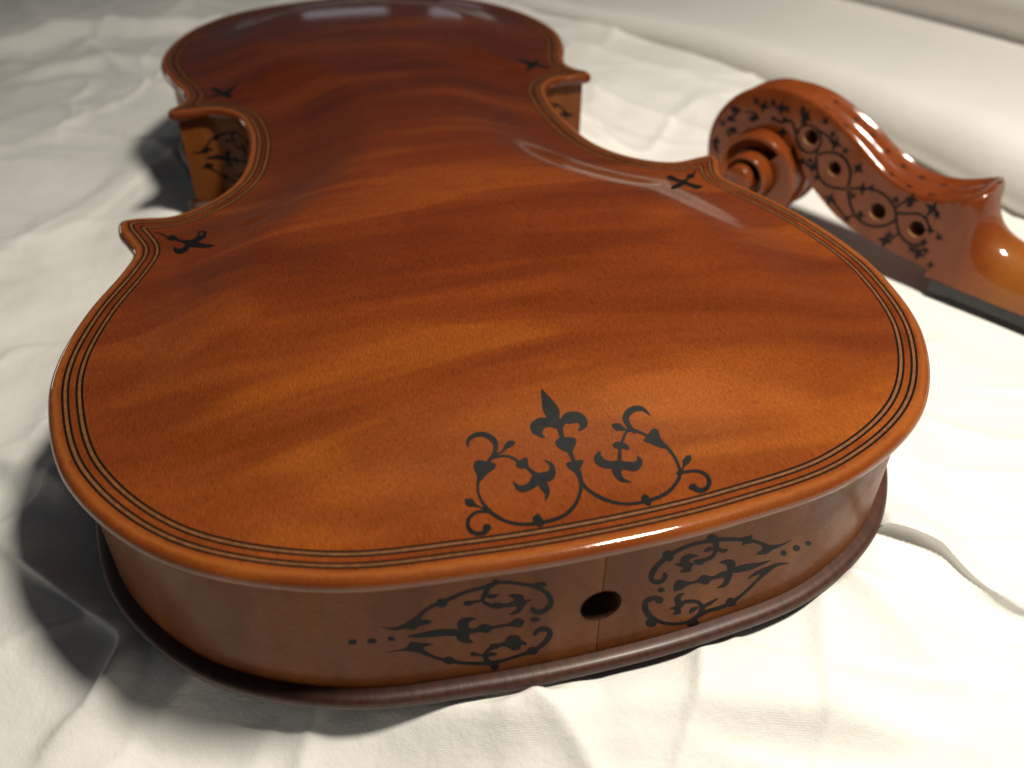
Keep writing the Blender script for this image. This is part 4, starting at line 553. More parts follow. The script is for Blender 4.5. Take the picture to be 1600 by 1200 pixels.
[30.17,12.32,31.49,11.59,31.89,10.11,32.48,11.42,33.88,11.7,32.55,12.43,32.15,13.9,31.56,12.6],
[13.7,24.38,15.56,23.58,16.24,21.6,16.94,23.52,18.82,24.16,16.94,24.95,16.25,26.91,15.56,25.01],
[5.7,22.8,8.05,22.56,9.46,20.49,9.63,23.0,11.54,24.44,9.17,24.67,7.77,26.69,7.6,24.23],
[5.18,16.37,6.43,15.64,6.75,14.14,7.4,15.47,8.78,15.77,7.52,16.51,7.19,17.99,6.55,16.67],
[18.07,6.6,20.25,5.57,21.08,3.15,21.87,5.44,24.08,6.13,21.85,7.16,21.03,9.54,20.24,7.29],
[5.78,6.15,7.74,5.66,8.77,3.69,9.11,5.85,10.84,6.86,8.86,7.35,7.84,9.28,7.5,7.16],
[1.59,4.43,2.8,3.82,3.22,2.41,3.71,3.74,4.96,4.14,3.74,4.75,3.32,6.15,2.83,4.82],
[57.1,23.51,58.9,23.0,59.84,21.39,60.15,23.07,61.74,23.77,59.92,24.28,58.99,25.87,58.68,24.21],
[6.08,11.67,7.25,10.97,7.55,9.55,8.15,10.8,9.44,11.07,8.26,11.78,7.96,13.18,7.36,11.94]],"vine2":[[92.84,34.84,92.82,33.92,92.11,33.46,91.47,33.05,91.23,32.83,91.61,32.18,92.52,31.14,92.97,29.94,91.88,29.39,90.93,29.58,90.09,29.77,89.65,30.19,90.07,30.52,90.9,30.55,91.63,30.58,91.51,30.32,91.29,30.58,90.48,31.68,89.98,32.92,90.44,33.87,91.15,34.46,91.8,34.99],
[87.12,34.68,86.64,34.43,85.33,34.74,84.09,35.04,83.26,34.97,82.9,34.5,82.7,33.86,82.71,33.81,82.73,33.8,83.52,33.27,84.45,32.65,84.77,32.02,84.09,31.83,83.02,32.1,81.82,32.45,80.75,33.44,80.98,34.67,81.81,35.42,82.83,35.86,84.09,35.82,85.45,35.48,86.75,35.14],
[89.53,27.76,90.99,27.89,91.88,27.1,92.86,26.24,93.46,25.19,93.02,24.32,92.23,23.76,91.49,23.25,90.89,23.35,90.9,23.89,91.61,24.44,92.27,24.94,92.4,25.18,92.0,25.4,91.0,25.87,89.91,26.39],
[97.0,22.14,97.84,21.4,98.05,20.35,98.27,19.21,98.18,18.03,97.6,17.11,96.83,16.47,96.11,15.9,95.35,15.89,95.2,16.6,95.65,17.39,96.04,18.13,96.26,18.75,96.34,19.49,96.33,20.45,96.32,21.49],
[89.54,34.58,91.3,33.98,92.18,32.46,92.61,33.98,94.19,34.58,92.43,35.17,91.55,36.67,91.12,35.17],
[79.99,33.97,81.93,33.08,82.74,31.27,83.46,32.91,85.4,33.37,83.43,34.26,82.62,36.05,81.9,34.43],
[87.83,25.96,89.85,25.58,91.14,24.05,91.22,25.83,92.71,26.79,90.74,27.12,89.45,28.64,89.36,26.89],
[94.52,20.67,96.35,19.62,96.99,17.78,97.84,19.32,99.78,19.61,97.92,20.66,97.28,22.49,96.44,20.95],
[91.02,30.25,92.54,29.87,93.43,28.62,93.65,29.97,94.91,30.6,93.38,30.99,92.49,32.22,92.28,30.89]]}


OUT = catmull_closed(np.array(OUTLINE), 10)
G = Geo(OUT)
RIB = G.rib
i0 = np.argmin(np.hypot(RIB[:, 0] - RIBSTART[0], RIB[:, 1] - RIBSTART[1]))
RS = np.r_[0, np.cumsum(np.linalg.norm(np.diff(np.vstack([RIB, RIB[:1]]), axis=0), axis=1))]
RL = RS[-1]


def rib_at(s, out=0.0):
    s = np.asarray(s, float) % RL
    Q = np.vstack([RIB, RIB[:1]])
    f = lambda t: np.c_[np.interp(t % RL, RS, Q[:, 0]), np.interp(t % RL, RS, Q[:, 1])]
    p = f(s)
    t = f(s + 1.0) - f(s - 1.0)
    t /= np.linalg.norm(t, axis=1)[:, None] + 1e-9
    n = np.c_[t[:, 1], -t[:, 0]]
    return p + n * np.reshape(out, (-1, 1)) if np.ndim(out) else p + n * out


# ------------------------------------------------------------------ the violin body
violin = thing('violin', 'reddish brown violin body lying face down with black fleur inlays on its back', 'violin', (0, 0, -37))
VZ = 37.0                                       # child coordinates are shifted by the root's height


def vmesh(name, verts, faces, mat, **kw):
    v = np.array(verts, float)
    v[:, 2] += VZ
    return mesh(name, v, faces, mat, violin, **kw)


P = G.P
rings = [offset_poly(P, d) for d in (.15, .45, .85, 1.35, 1.9, 2.5, 3.2, 4.0, 4.9, 5.8, 6.8)]
gx, gy = np.meshgrid(np.arange(-100, 100, 2.4), np.arange(-4, 357, 2.4))
gq = np.c_[gx.ravel(), gy.ravel()]
gq = gq[inside(gq, P)]
gq = gq[dist_poly(gq, P) > 7.6]
V2, F2 = cdt([P], np.vstack(rings + [gq]))
d2 = dist_poly(V2, P)
z2 = G.ztop(V2, d2)
V3 = np.c_[V2, z2]
# bead under the edge
tg = np.roll(P, -1, 0) - np.roll(P, 1, 0)
tg /= np.linalg.norm(tg, axis=1)[:, None]
nin = np.c_[-tg[:, 1], tg[:, 0]]
n = len(P)
bead = []
prof = [(0, -1.8), (.1, -2.35), (.34, -2.85), (.74, -3.25), (1.25, -3.5), (1.9, -3.6), (4.2, -3.6)]
key = {(round(x, 3), round(y, 3)): i for i, (x, y) in enumerate(V2)}
first = []
for p in P:
    j = key.get((round(p[0], 3), round(p[1], 3)))
    if j is None:
        j = int(np.argmin(((V2 - p) ** 2).sum(1)))
    first.append(j)
base = len(V3)
BV = [np.c_[P + nin * d, np.full(n, z)] for d, z in prof[1:]]
Vall = np.vstack([V3] + BV)
dall = np.r_[d2, np.repeat([-d for d, z in prof[1:]], n)]
Fall = [tuple(f) for f in F2]
for r in range(len(prof) - 1):
    for i in range(n):
        j = (i + 1) % n
        A = (first[i], first[j]) if r == 0 else (base + (r - 1) * n + i, base + (r - 1) * n + j)
        B = (base + r * n + i, base + r * n + j)
        Fall.append((A[1], A[0], B[0], B[1]))
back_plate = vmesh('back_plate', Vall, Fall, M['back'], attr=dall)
# the belly is the same plate turned over, 34 mm lower
Vb = Vall.copy()
Vb[:, 2] = -36.9 - Vall[:, 2]
vmesh('belly_plate', Vb, [tuple(reversed(f)) for f in Fall], M['spruce'])

# ---- ribs, six strips between the corners, the two lower ones share the end-pin hole
ZT, ZB = -3.5, -33.4


def s_near(x, y):
    return RS[int(np.argmin(np.hypot(RIB[:, 0] - x, RIB[:, 1] - y)))]


SEAM = -0.5
HZ, HR = -19.4, 3.95
sc_ = [SEAM, s_near(86, 137), s_near(75, 221), s_near(0, 353), s_near(-75.5, 219), s_near(-86, 137), RL + SEAM]


ribs = []


def rib_strip(a, b, hole):
    gap = 0.07
    a, b = a + gap, b - gap
    k = max(int((b - a) / 1.0), 4)
    ss = np.linspace(a, b, k)
    loop = [(s, ZB) for s in ss] + [(s, ZT) for s in ss[::-1]]
    ang = np.linspace(-math.pi / 2, math.pi / 2, 13)
    if hole == 1:      # hole notch on the strip's left end
        loop += [(max(SEAM + HR * math.cos(t), a), HZ - HR * math.sin(t)) for t in ang]
    if hole == 2:      # on its right end
        mid = k
        loop = loop[:mid] + [(min(b + gap - HR * math.cos(t), b), HZ + HR * math.sin(t)) for t in ang] + loop[mid:]
    ex = [(s, z) for s in ss[1:-1] for z in (-10, -16, -22, -28)]
    ex = np.array([e for e in ex if not ((abs(e[0] - a) < HR + 1 or abs(e[0] - b) < HR + 1) and hole)])
    V, F = cdt([loop], ex)
    xy = rib_at(V[:, 0])
    ribs.append(vmesh('rib', np.c_[xy, V[:, 1]], F, M['rib'], uv=V))


rib_strip(sc_[0], sc_[1], 1)
rib_strip(sc_[1], sc_[2], 0)
rib_strip(sc_[2], sc_[3], 0)
rib_strip(sc_[3], sc_[4], 0)
rib_strip(sc_[4], sc_[5], 0)
rib_strip(sc_[5], sc_[6], 2)


def tube(center, axis, e1, r, depth, seg=24, cap=True, lip=0.0, r2=None):
    """a bore: wall going in along axis, closed at its end"""
    c, ax, e1 = Vector(center), Vector(axis).normalized(), Vector(e1).normalized()
    e2 = ax.cross(e1)
    vs, fs = [], []
    for kk, (t, rr) in enumerate(((-lip, r), (depth, r2 or r))):
        for i in range(seg):
            a = 2 * math.pi * i / seg
            vs.append(c + ax * t + e1 * (rr * math.cos(a)) + e2 * (rr * math.sin(a)))
    for i in range(seg):
        j = (i + 1) % seg
        fs.append((i, j, seg + j, seg + i))
    if cap:
        fs.append(tuple(seg + i for i in range(seg)))
    return vs, fs


hp = rib_at(np.array([SEAM]))[0]
vs, fs = tube((hp[0], hp[1], HZ), (0.0, 1, 0), (1, 0, 0), HR, 14, 28, True, 0.12)
vmesh('end_pin_hole', [tuple(v) for v in vs], fs, M['end_bore']).parent = ribs[0]
# wood block behind the seam, so the joint line reads dark
bx = [(hp[0] + sx * 3.0, hp[1] + yy, z) for sx in (-1, 1) for yy in (0.9, 1.5) for z in (ZB, HZ - HR - .6)] + \
     [(hp[0] + sx * 3.0, hp[1] + yy, z) for sx in (-1, 1) for yy in (0.9, 1.5) for z in (HZ + HR + .6, ZT)]
q = [(0, 1, 3, 2), (4, 6, 7, 5), (0, 4, 5, 1), (2, 3, 7, 6), (0, 2, 6, 4), (1, 5, 7, 3)]
vmesh('end_block', bx, q + [tuple(i + 8 for i in f) for f in q], M['bore'], smooth=False)


# ---- purfling: two lines, each black / light / black
def ribbon(dc, w, proud, name, mat):
    L = offset_poly(resample(OUT, 0.7), dc, .985)
    L = resample(L, 0.8)
    t = np.roll(L, -1, 0) - np.roll(L, 1, 0)
    t /= np.linalg.norm(t, axis=1)[:, None] + 1e-9
    nn = np.c_[-t[:, 1], t[:, 0]]
    A, B = L - nn * w / 2, L + nn * w / 2
    z = G.ztop(L)
    k = len(L)
    za, zb = G.ztop(A), G.ztop(B)
    V = np.vstack([np.c_[A, za - .03], np.c_[A, za + proud], np.c_[B, zb + proud], np.c_[B, zb - .03]])
    F = []
    for i in range(k):
        j = (i + 1) % k
        for r in range(3):
            F.append((r * k + i, r * k + j, (r + 1) * k + j, (r + 1) * k + i))
    vmesh(name, V, F, mat, smooth=False).parent = back_plate


for dc in (3.6, 6.2):
    ribbon(dc - .51, .46, .012, 'purfling_strand', M['strand'])
    ribbon(dc, .60, .008, 'purfling_core', M['core'])
    ribbon(dc + .51, .46, .012, 'purfling_strand', M['strand'])


# ---- inlays
def clusters(polys):
    """inlaid pieces that touch are one piece of ebony"""
    Ls = [np.array(p).reshape(-1, 2) for p in polys]
    par = list(range(len(Ls)))

    def root(a):
        while par[a] != a:
            a = par[a]
        return a
    for a in range(len(Ls)):
        for b in range(a):
            if (Ls[a].min(0) > Ls[b].max(0) + .2).any() or (Ls[b].min(0) > Ls[a].max(0) + .2).any():
                continue
            if inside(Ls[a], Ls[b]).any() or inside(Ls[b], Ls[a]).any() or dist_poly(Ls[a], Ls[b]).min() < .12:
                par[root(a)] = root(b)
    out = {}
    for a in range(len(Ls)):
        out.setdefault(root(a), []).append(Ls[a])
    return list(out.values())


def inlay(name, polys, mapper, make, parent, grid=1.1, proud=0.04):
    for group in clusters(polys):
        vs, fs = [], []
        for q, L in enumerate(group):
            keep = [0]
            for i in range(1, len(L)):
                if np.hypot(*(L[i] - L[keep[-1]])) > 0.02:
                    keep.append(i)
            L = L[keep]
            if len(L) < 3:
                continue
            lo, hi = L.min(0), L.max(0)
            ex = [(x, y) for x in np.arange(lo[0] + grid / 2, hi[0], grid) for y in np.arange(lo[1] + grid / 2, hi[1], grid)]
            ex = np.array(ex).reshape(-1, 2)
            if len(ex):
                ex = ex[inside(ex, L)]
                if len(ex):
                    ex = ex[dist_poly(ex, L) > 0.25]
            V, F = cdt([L], ex)
            h = proud + 0.003 * q
            b = len(vs)
            vs += [tuple(p) for p in mapper(V, h)]
            fs += [tuple(b + i for i in f) for f in F]
            b2 = len(vs)
            vs += [tuple(p) for p in mapper(L, h)] + [tuple(p) for p in mapper(L, -0.05)]
            kk = len(L)
            fs += [(b2 + i, b2 + (i + 1) % kk, b2 + kk + (i + 1) % kk, b2 + kk + i) for i in range(kk)]
        if fs:
            o = make(name, vs, fs, M['ink'], smooth=False)
            o.parent = parent(group) if callable(parent) else parent


def rib_of(group):
    """the rib strip that a piece of inlay sits in"""
    s_ = float(group[0][:, 0].mean()) % RL
    if s_ < sc_[0]:
        s_ += RL
    return ribs[max(i for i in range(6) if sc_[i] <= s_)]


on_back = lambda V, h: np.c_[V, G.ztop(V) + h]
on_rib = lambda V, h: np.c_[rib_at(V[:, 0], h), np.clip(V[:, 1], ZB + .05, ZT - .05)]
inlay('scrollwork_inlay', ORN['back'], on_back, vmesh, back_plate)
for kname in ('cll', 'clr', 'cul', 'cur'):
    inlay('fleur_inlay', ORN[kname], on_back, vmesh, back_plate, 0.8)
inlay('scrollwork_inlay', ORN['ribl'], on_rib, vmesh, rib_of)
inlay('scrollwork_inlay', ORN['ribr'], on_rib, vmesh, rib_of)
for kname in ('ribld', 'ribrd'):
    for el in ORN[kname]:
        inlay('inlay_dot', [el], on_rib, vmesh, rib_of)
# the waist ribs carry the same scrollwork, two panels on each side
panel = [np.array(e).reshape(-1, 2) for e in ORN['ribl'] + ORN['ribld'][-1:]]
pm = 980.5
for side in (0, 1):
    a_, b_ = (sc_[4], sc_[5]) if side == 0 else (sc_[1], sc_[2])
    for f_, sg in ((15, 1), (44, -1), (73, 1)):
        c_ = a_ + f_ if side == 0 else b_ - f_
        sg2 = sg if side == 0 else -sg
        inlay('scrollwork_inlay', [np.ravel(np.c_[(e[:, 0] - pm) * sg2 * .85 + c_, (e[:, 1] + 19.5) * .88 - 18.6]) for e in panel], on_rib, vmesh, rib_of)

# ------------------------------------------------------------------ the second instrument's scroll and neck
NP = np.array((180.089, 127.104, -47.0))
NU = np.array((-0.50001, 0.86602, 0.0))
NN = np.array((-0.86602, -0.50001, 0.0))
neck = thing('violin_neck', 'carved violin scroll and neck with vine inlays lying on the white sheet', 'violin scroll', (NP[0], NP[1], -54))


def nmesh(name, V, faces, mat, **kw):
    """V columns: along the neck a, sideways b (towards the viewer +), up z"""
    V = np.array(V, float)
    W = NU * V[:, :1] + NN * V[:, 1:2] + np.array((0, 0, 1.0)) * V[:, 2:3]
    W[:, 2] += NP[2] + 54
    return mesh(name, W, faces, mat, neck, **kw)


EA, EZ = 77.4, 15.0                                # the eye of the scroll
T_ = [0, .12, .25, .5, .75, 1.0, 1.25, 1.5, 1.75, 2.0, 2.25, 2.5, 2.75]
R_ = [30.9, 26.4, 22.2, 19.0, 17.2, 15.8, 12.2, 10.9, 9.7, 8.8, 7.2, 6.2, 5.4]
W_ = [6.4, 6.6, 7.0, 8.6, 11.0, 14.2, 15.4, 16.4, 17.4, 18.6, 19.6, 20.2, 20.6]
rt = lambda t: np.interp(t, T_, R_)
wt = lambda t: np.interp(t, T_, W_)


def sp(t, r):                                      # t turns from straight up, towards the scroll's front
    a = 2 * math.pi * np.asarray(t)
    return np.c_[EA + np.sin(a) * r, EZ + np.cos(a) * r]


back_pts = np.array([(-6.3, 34.3), (-5.5, 33.5), (-3.8, 32.0), (0.5, 29.5), (6.9, 27.2), (13.8, 26.1), (21.6, 26.9), (28.4, 29.2), (35.1, 33.0), (41.8, 37.1),
                     (49.3, 41.0), (58.6, 44.8), (67.5, 46.2), (73.0, 46.1)])
tb = np.linspace(0, .87, 60)
back_line = catmull_open(np.vstack([back_pts, sp(tb[:3], rt(tb[:3]))]), 5)[:-11]
back_line = np.vstack([back_line, sp(tb, rt(tb))])
front_pts = np.array([(64.6, 29.2), (62.3, 25.6), (60.1, 22.6), (55.1, 16.9), (48.7, 12.5), (40.6, 7.9), (26.9, 4.4), (14.3, 3.2), (0.3, 2.2)])
front_line = catmull_open(front_pts, 4)


def half_width(a, z):
    a, z = np.asarray(a, float), np.asarray(z, float)
    w = np.interp(a, [-10, 0, 60, 79], [12.3, 11.7, 7.4, 6.4])
    rho = np.hypot(a - EA, z - EZ)
    t = (np.arctan2(a - EA, z - EZ) / (2 * math.pi)) % 1.0
    spir = (t < .25) | ((t < .89) & (rho <= rt(t) + .35))
    return np.where(spir, wt(t), w)


# cheeks: flat sides with four peg holes each
HOLES = [(58.2, 33.2), (46.4, 25.1), (26.6, 15.7), (11.6, 14.8)]
HRAD = [3.0, 2.7, 3.1, 3.0]
tin = np.linspace(1.87, .87, 80)
sel = back_line[:, 0] > 0.2
outer = np.vstack([back_line[sel | (np.arange(len(back_line)) > 40)], sp(tin, rt(tin) + .45), front_line])
hl = [np.array([(hx + r * math.cos(t), hz + r * math.sin(t)) for t in np.linspace(0, 2 * math.pi, 20, endpoint=False)]) for (hx, hz), r in zip(HOLES, HRAD)]
ex, ez = np.meshgrid(np.arange(2, 100, 1.6), np.arange(-8, 47, 1.6))
ee = np.c_[ex.ravel(), ez.ravel()]
ee = ee[inside(ee, outer)]
ee = ee[dist_poly(ee, outer) > .7]
for h in hl:
    ee = ee[np.hypot(*(ee - h.mean(0)).T) > 4.0]
CV, CF = cdt([outer] + hl, ee)
cw = half_width(CV[:, 0], CV[:, 1])
SV, SF = [], []


def add(V, F, flip=False):
    b = len(SV)
    SV.extend([tuple(v) for v in V])
    SF.extend([tuple(b + i for i in (reversed(f) if flip else f)) for f in F])


EDGE_IN = 0.7                                      # bevel between cheek and back
for sd in (1, -1):
    add(np.c_[CV[:, 0], cw * sd, CV[:, 1]], CF, sd > 0)
# fluted back: edge, groove, spine, groove, edge
dn = np.gradient(back_line, axis=0)
dn /= np.linalg.norm(dn, axis=1)[:, None]
nrm = np.c_[-dn[:, 1], dn[:, 0]]
bw = half_width(back_line[:, 0], back_line[:, 1])
ch = np.clip((back_line[:, 0] + 6.4) / 7.5, 0, 1)
bw = np.where(np.arange(len(back_line)) < 20, bw * np.sqrt(np.maximum(1 - (1 - ch) ** 2, 0.001)), bw)
us = np.array([-1, -.97, -.90, -.8, -.65, -.5, -.35, -.22, -.12, -.05, 0, .05, .12, .22, .35, .5, .65, .8, .90, .97, 1])
ua = np.abs(us)
hh = np.where(ua > .9, -.9 * np.clip((ua - .9) / .1, 0, 1) ** 2, 0) - 1.75 * np.clip(np.sin(math.pi * np.clip((.9 - ua) / .86, 0, 1)), 0, 1) ** .8 - .15 * (ua < .05)
amp = np.clip((back_line[:, 0] + 6) / 8, .12, 1)
amp[40:] = np.minimum(1, amp[40:])
rows = []
for i, (q, nn_, w_) in enumerate(zip(back_line, nrm, bw)):
    for u_, h_ in zip(us, hh):
        rows.append((q[0] + nn_[0] * (h_ * amp[i] + .9), u_ * w_, q[1] + nn_[1] * (h_ * amp[i] + .9)) if abs(u_) < 1 else (q[0], u_ * w_, q[1]))
nu_ = len(us)
FB = [(i * nu_ + j, i * nu_ + j + 1, (i + 1) * nu_ + j + 1, (i + 1) * nu_ + j) for i in range(len(back_line) - 1) for j in range(nu_ - 1)]
scroll_back_rows = np.array(rows).reshape(len(back_line), nu_, 3)
add(rows, FB, True)
# front (open) side of the pegbox and the throat, one strip between the cheeks
fl = np.vstack([sp([.875], rt(.875) + .5), front_line])
fw = half_width(fl[:, 0] - .3, fl[:, 1])
add(np.vstack([np.c_[fl[:, 0], fw, fl[:, 1]], np.c_[fl[:, 0], -fw, fl[:, 1]]]),
    [(i, i + 1, len(fl) + i + 1, len(fl) + i) for i in range(len(fl) - 1)], True)
# the turns of the volute: flank, rim and hollow, stepping outwards to the eye
tt = np.linspace(.865, 2.75, 190)
for sd in (1, -1):
    rows = []
    for t in tt:
        r, w = rt(t), wt(t)
        wl = (wt(t - 1) if t >= 1 else 0) - 6
        rn = min(rt(min(t + 1, 2.75)) + (.35 if t + 1 < 2.75 else 0), r - .8)
        f = min((r - rn) / 5.0, 1.0)
        for rr, ww in ((r, max(wl, 0)), (r - .25, w - 1.6), (r - .1, w - .8), (r - .35, w - .25), (r - .9, w), (r - 1.5 * f - .3, w - .1),
                       (r * .5 + rn * .5, w - 2.8 * f), (rn + .6 * f, w - 4.6 * f), (rn, w - 4.6 * f)):
            x = sp([t], max(rr, .05))[0]
            rows.append((x[0], ww * sd, x[1]))
    kk = 9
    FV = [(i * kk + j, i * kk + j + 1, (i + 1) * kk + j + 1, (i + 1) * kk + j) for i in range(len(tt) - 1) for j in range(kk - 1)]
    add(rows, FV, sd < 0)
    # the eye: a low button
    rows, FV = [(EA, sd * 21.6, EZ)], []
    for rr, ww in ((1.5, 21.5), (3.0, 21.3), (4.2, 20.9), (4.9, 20.2), (5.2, 18.0)):
        for i in range(24):
            x = sp([i / 24], rr)[0]
            rows.append((x[0], ww * sd, x[1]))
    FV = [(0, 1 + i, 1 + (i + 1) % 24) for i in range(24)]
    for r in range(4):
        FV += [(1 + r * 24 + i, 1 + (r + 1) * 24 + i, 1 + (r + 1) * 24 + (i + 1) % 24, 1 + r * 24 + (i + 1) % 24) for i in range(24)]
    add(rows, FV, sd < 0)
o = scroll = nmesh('scroll', SV, SF, M['scroll'])
bm = bmesh.new()
bm.from_mesh(o.data)
bmesh.ops.remove_doubles(bm, verts=bm.verts, dist=0.00002)
bm.to_mesh(o.data)
bm.free()
o.data.polygons.foreach_set('use_smooth', [True] * len(o.data.polygons))
if hasattr(o.data, 'set_sharp_from_angle'):
    o.data.set_sharp_from_angle(angle=math.radians(42))

for (hx, hz), r in zip(HOLES, HRAD):
    w = float(half_width(hx, hz))
    seg = 24
    V, F = [], []
    for b in (w + .02, w - 4.5):
        for i in range(seg):
            t = 2 * math.pi * i / seg
            V.append((hx + r * math.cos(t), b, hz + r * math.sin(t)))
    F = [(i, (i + 1) % seg, seg + (i + 1) % seg, seg + i) for i in range(seg)]
    nmesh('peg_hole', V, F, M['boxwood']).parent = scroll
    V = [(hx + (r + .5) * math.cos(2 * math.pi * i / seg), w - 4.6, hz + (r + .5) * math.sin(2 * math.pi * i / seg)) for i in range(seg)]
    nmesh('mortise_wall', V, [tuple(range(seg))], M['bore']).parent = scroll


def on_cheek(V, h):
    return np.c_[V[:, 0], half_width(V[:, 0], V[:, 1]) + h, V[:, 1]]


def clipv(e):
    L = np.array(e).reshape(-1, 2)
    return L


def vine_ok(e):
    L = np.array(e).reshape(-1, 2)
    return inside(L, outer).mean() > .6


inlay('vine_inlay', [e for e in ORN['vine'] if vine_ok(e)], on_cheek, nmesh, scroll, 1.2, .05)
inlay('vine_inlay', [e for e in ORN['vine2'] if vine_ok(e)], on_cheek, nmesh, scroll, 1.2, .05)
sprigs = []
for q, (a_, z_) in enumerate([(70, 40.5), (63.5, 42), (54, 40.5), (50, 36.8), (44, 32.6), (37.5, 28.8), (37, 18), (32.5, 12.5), (21.5, 22), (16.5, 22.3), (20, 9.2), (6.5, 22), (6.5, 8.6),
                              (52.5, 19.6), (56.5, 25), (70, 36.5), (76, 41), (83, 40), (90, 34.5), (95.5, 28), (62, 37.5), (3.5, 15), (31, 23), (11, 7.2)]):
    pts_ = []
    for w_ in range(10):
        r_ = (1.9 if w_ % 2 == 0 else .7) * (1.0 + .25 * math.sin(q * 7 + w_ * 2.3))
        pts_ += [a_ + r_ * math.cos(w_ * math.pi / 5 + q), z_ + r_ * math.sin(w_ * math.pi / 5 + q)]
    sprigs.append(pts_)
inlay('leaf_inlay', [e for e in sprigs if vine_ok(e)], on_cheek, nmesh, scroll, 1.2, .07)
# little stars along the two grooves of the back
rng = random.Random(4)
for gi, uu in ((5, -.5), (15, .5)):
    for i in range(14, len(back_line) - 40, 5):
        c0 = scroll_back_rows[i, gi]
        e1 = scroll_back_rows[i + 1, gi] - scroll_back_rows[i - 1, gi]
        e1 /= np.linalg.norm(e1)
        e2 = scroll_back_rows[i, gi + 1] - scroll_back_rows[i, gi - 1]
        e2 /= np.linalg.norm(e2)
        up = np.cross(e1, e2)
        if up[2] < 0:
            up = -up
        rr, ro = 1.5 + rng.random() * .4, rng.random()
        vs, b = [], 0
        vs.append(tuple(c0 + up * .16))
        for q in range(8):
            t = ro + q * math.pi / 4
            r1 = rr if q % 2 == 0 else rr * .4
            vs.append(tuple(c0 + up * .16 + e1 * r1 * math.cos(t) + e2 * r1 * math.sin(t)))
        fs = [(b, b + 1 + q, b + 1 + (q + 1) % 8) for q in range(8)]
        nmesh('star_inlay', vs, fs, M['ink'], smooth=False).parent = scroll

# neck shaft, lofted from the pegbox to beyond the frame: first the rounded chin, then D-shaped sections
SEC = []
bl = back_line[:40]
for a_ in (4.0, 2.2, 0.8, -0.6, -2.0, -3.2, -4.3, -5.2, -5.8, -6.2):
    ze = float(np.interp(a_, bl[:, 0], bl[:, 1])) - .25
    chn = min(max((a_ + 6.4) / 7.5, 0), 1)
    wb = float(np.interp(a_, [-10, 0, 4], [12.25, 11.75, 11.3])) - .03
    tw = max(wb * math.sqrt(max(1 - (1 - chn) ** 2, 0)), .6)
    sec = []
    for s_ in np.linspace(0, 1, 17):
        sec.append((a_, tw + (wb - tw) * (1 - s_ ** 2.1) ** (1 / 2.1), -.5 + (ze + .5) * s_))
    for u in np.linspace(1, -1, 9)[1:-1]:
        sec.append((a_, tw * u, ze))
    sec += [(p[0], -p[1], p[2]) for p in sec[:17][::-1]]
    SEC.append(sec)
for a_, h_, e_ in ((-6.6, 30.8, 2.1), (-7.3, 27.6, 2.15), (-8.5, 24.3, 2.2), (-10.2, 21.6, 2.2), (-12.4, 19.4, 2.2), (-15.4, 17.6, 2.2), (-19.5, 16.3, 2.2), (-27, 15.7, 2.2), (-45, 15.9, 2.15), (-70, 16.6, 2.1), (-110, 18, 2.1)):
    w_ = float(np.interp(a_, [-110, -20, -8], [15.5, 12.9, 12.25]))
    sec = []
    for k_ in range(41):
        f_ = k_ / 40.0
        t = math.pi * f_
        cx, sx = math.cos(t), math.sin(t)
        sec.append((a_, w_ * math.copysign(abs(cx) ** (2 / e_), cx), (h_ + .5) * abs(sx) ** (2 / e_) - .5))
    SEC.append(sec)
SEC = np.array(SEC)
fine = []
for k_ in range(41):
    fine.append(catmull_open(np.c_[SEC[:, k_, 0], SEC[:, k_, 1], SEC[:, k_, 2]], 4))
fine = np.array(fine).transpose(1, 0, 2)
ns = 41
V = fine.reshape(-1, 3)
F = [(i * ns + j, (i + 1) * ns + j, (i + 1) * ns + j + 1, i * ns + j + 1) for i in range(len(fine) - 1) for j in range(ns - 1)]
wornv = np.clip((-V[:, 0] - 4.0) / 26.0, 0, 1)
nmesh('neck_shaft', V, F, M['neck'], attr=wornv)
# fingerboard, underneath
V, F = [], []
fb = [(1.6, 11.6), (1.2, 12.0), (-3.6, 12.0), (-4.0, 12.1), (-60, 14.2), (-150, 17.5), (-200, 19.0)]
for a_, w_ in fb:
    for i in range(13):
        x = -1 + i / 6
        V.append((a_, x * w_, -4.6 - 2.2 * (1 - x * x) - (.5 if -3.7 < a_ < 1.3 else 0)))
    V.append((a_, w_, -.55))
    V.append((a_, -w_, -.55))
F = [(i * 15 + j, i * 15 + (j + 1) % 15, (i + 1) * 15 + (j + 1) % 15, (i + 1) * 15 + j) for i in range(len(fb) - 1) for j in range(15)]
F.append(tuple(range(15)))
nmesh('fingerboard', V, F, M['ebony'], smooth=False)


# ------------------------------------------------------------------ the white sheet
def value_noise(x, y, seed):
    r = np.random.RandomState(seed)
    T = r.rand(256, 256)
    i, j = np.floor(x).astype(int), np.floor(y).astype(int)
    a, b = x - i, y - j
    a, b = a * a * a * (a * (a * 6 - 15) + 10), b * b * b * (b * (b * 6 - 15) + 10)
    g = lambda p, q: T[p % 256, q % 256]
    return (g(i, j) * (1 - a) + g(i + 1, j) * a) * (1 - b) + (g(i, j + 1) * (1 - a) + g(i + 1, j + 1) * a) * b


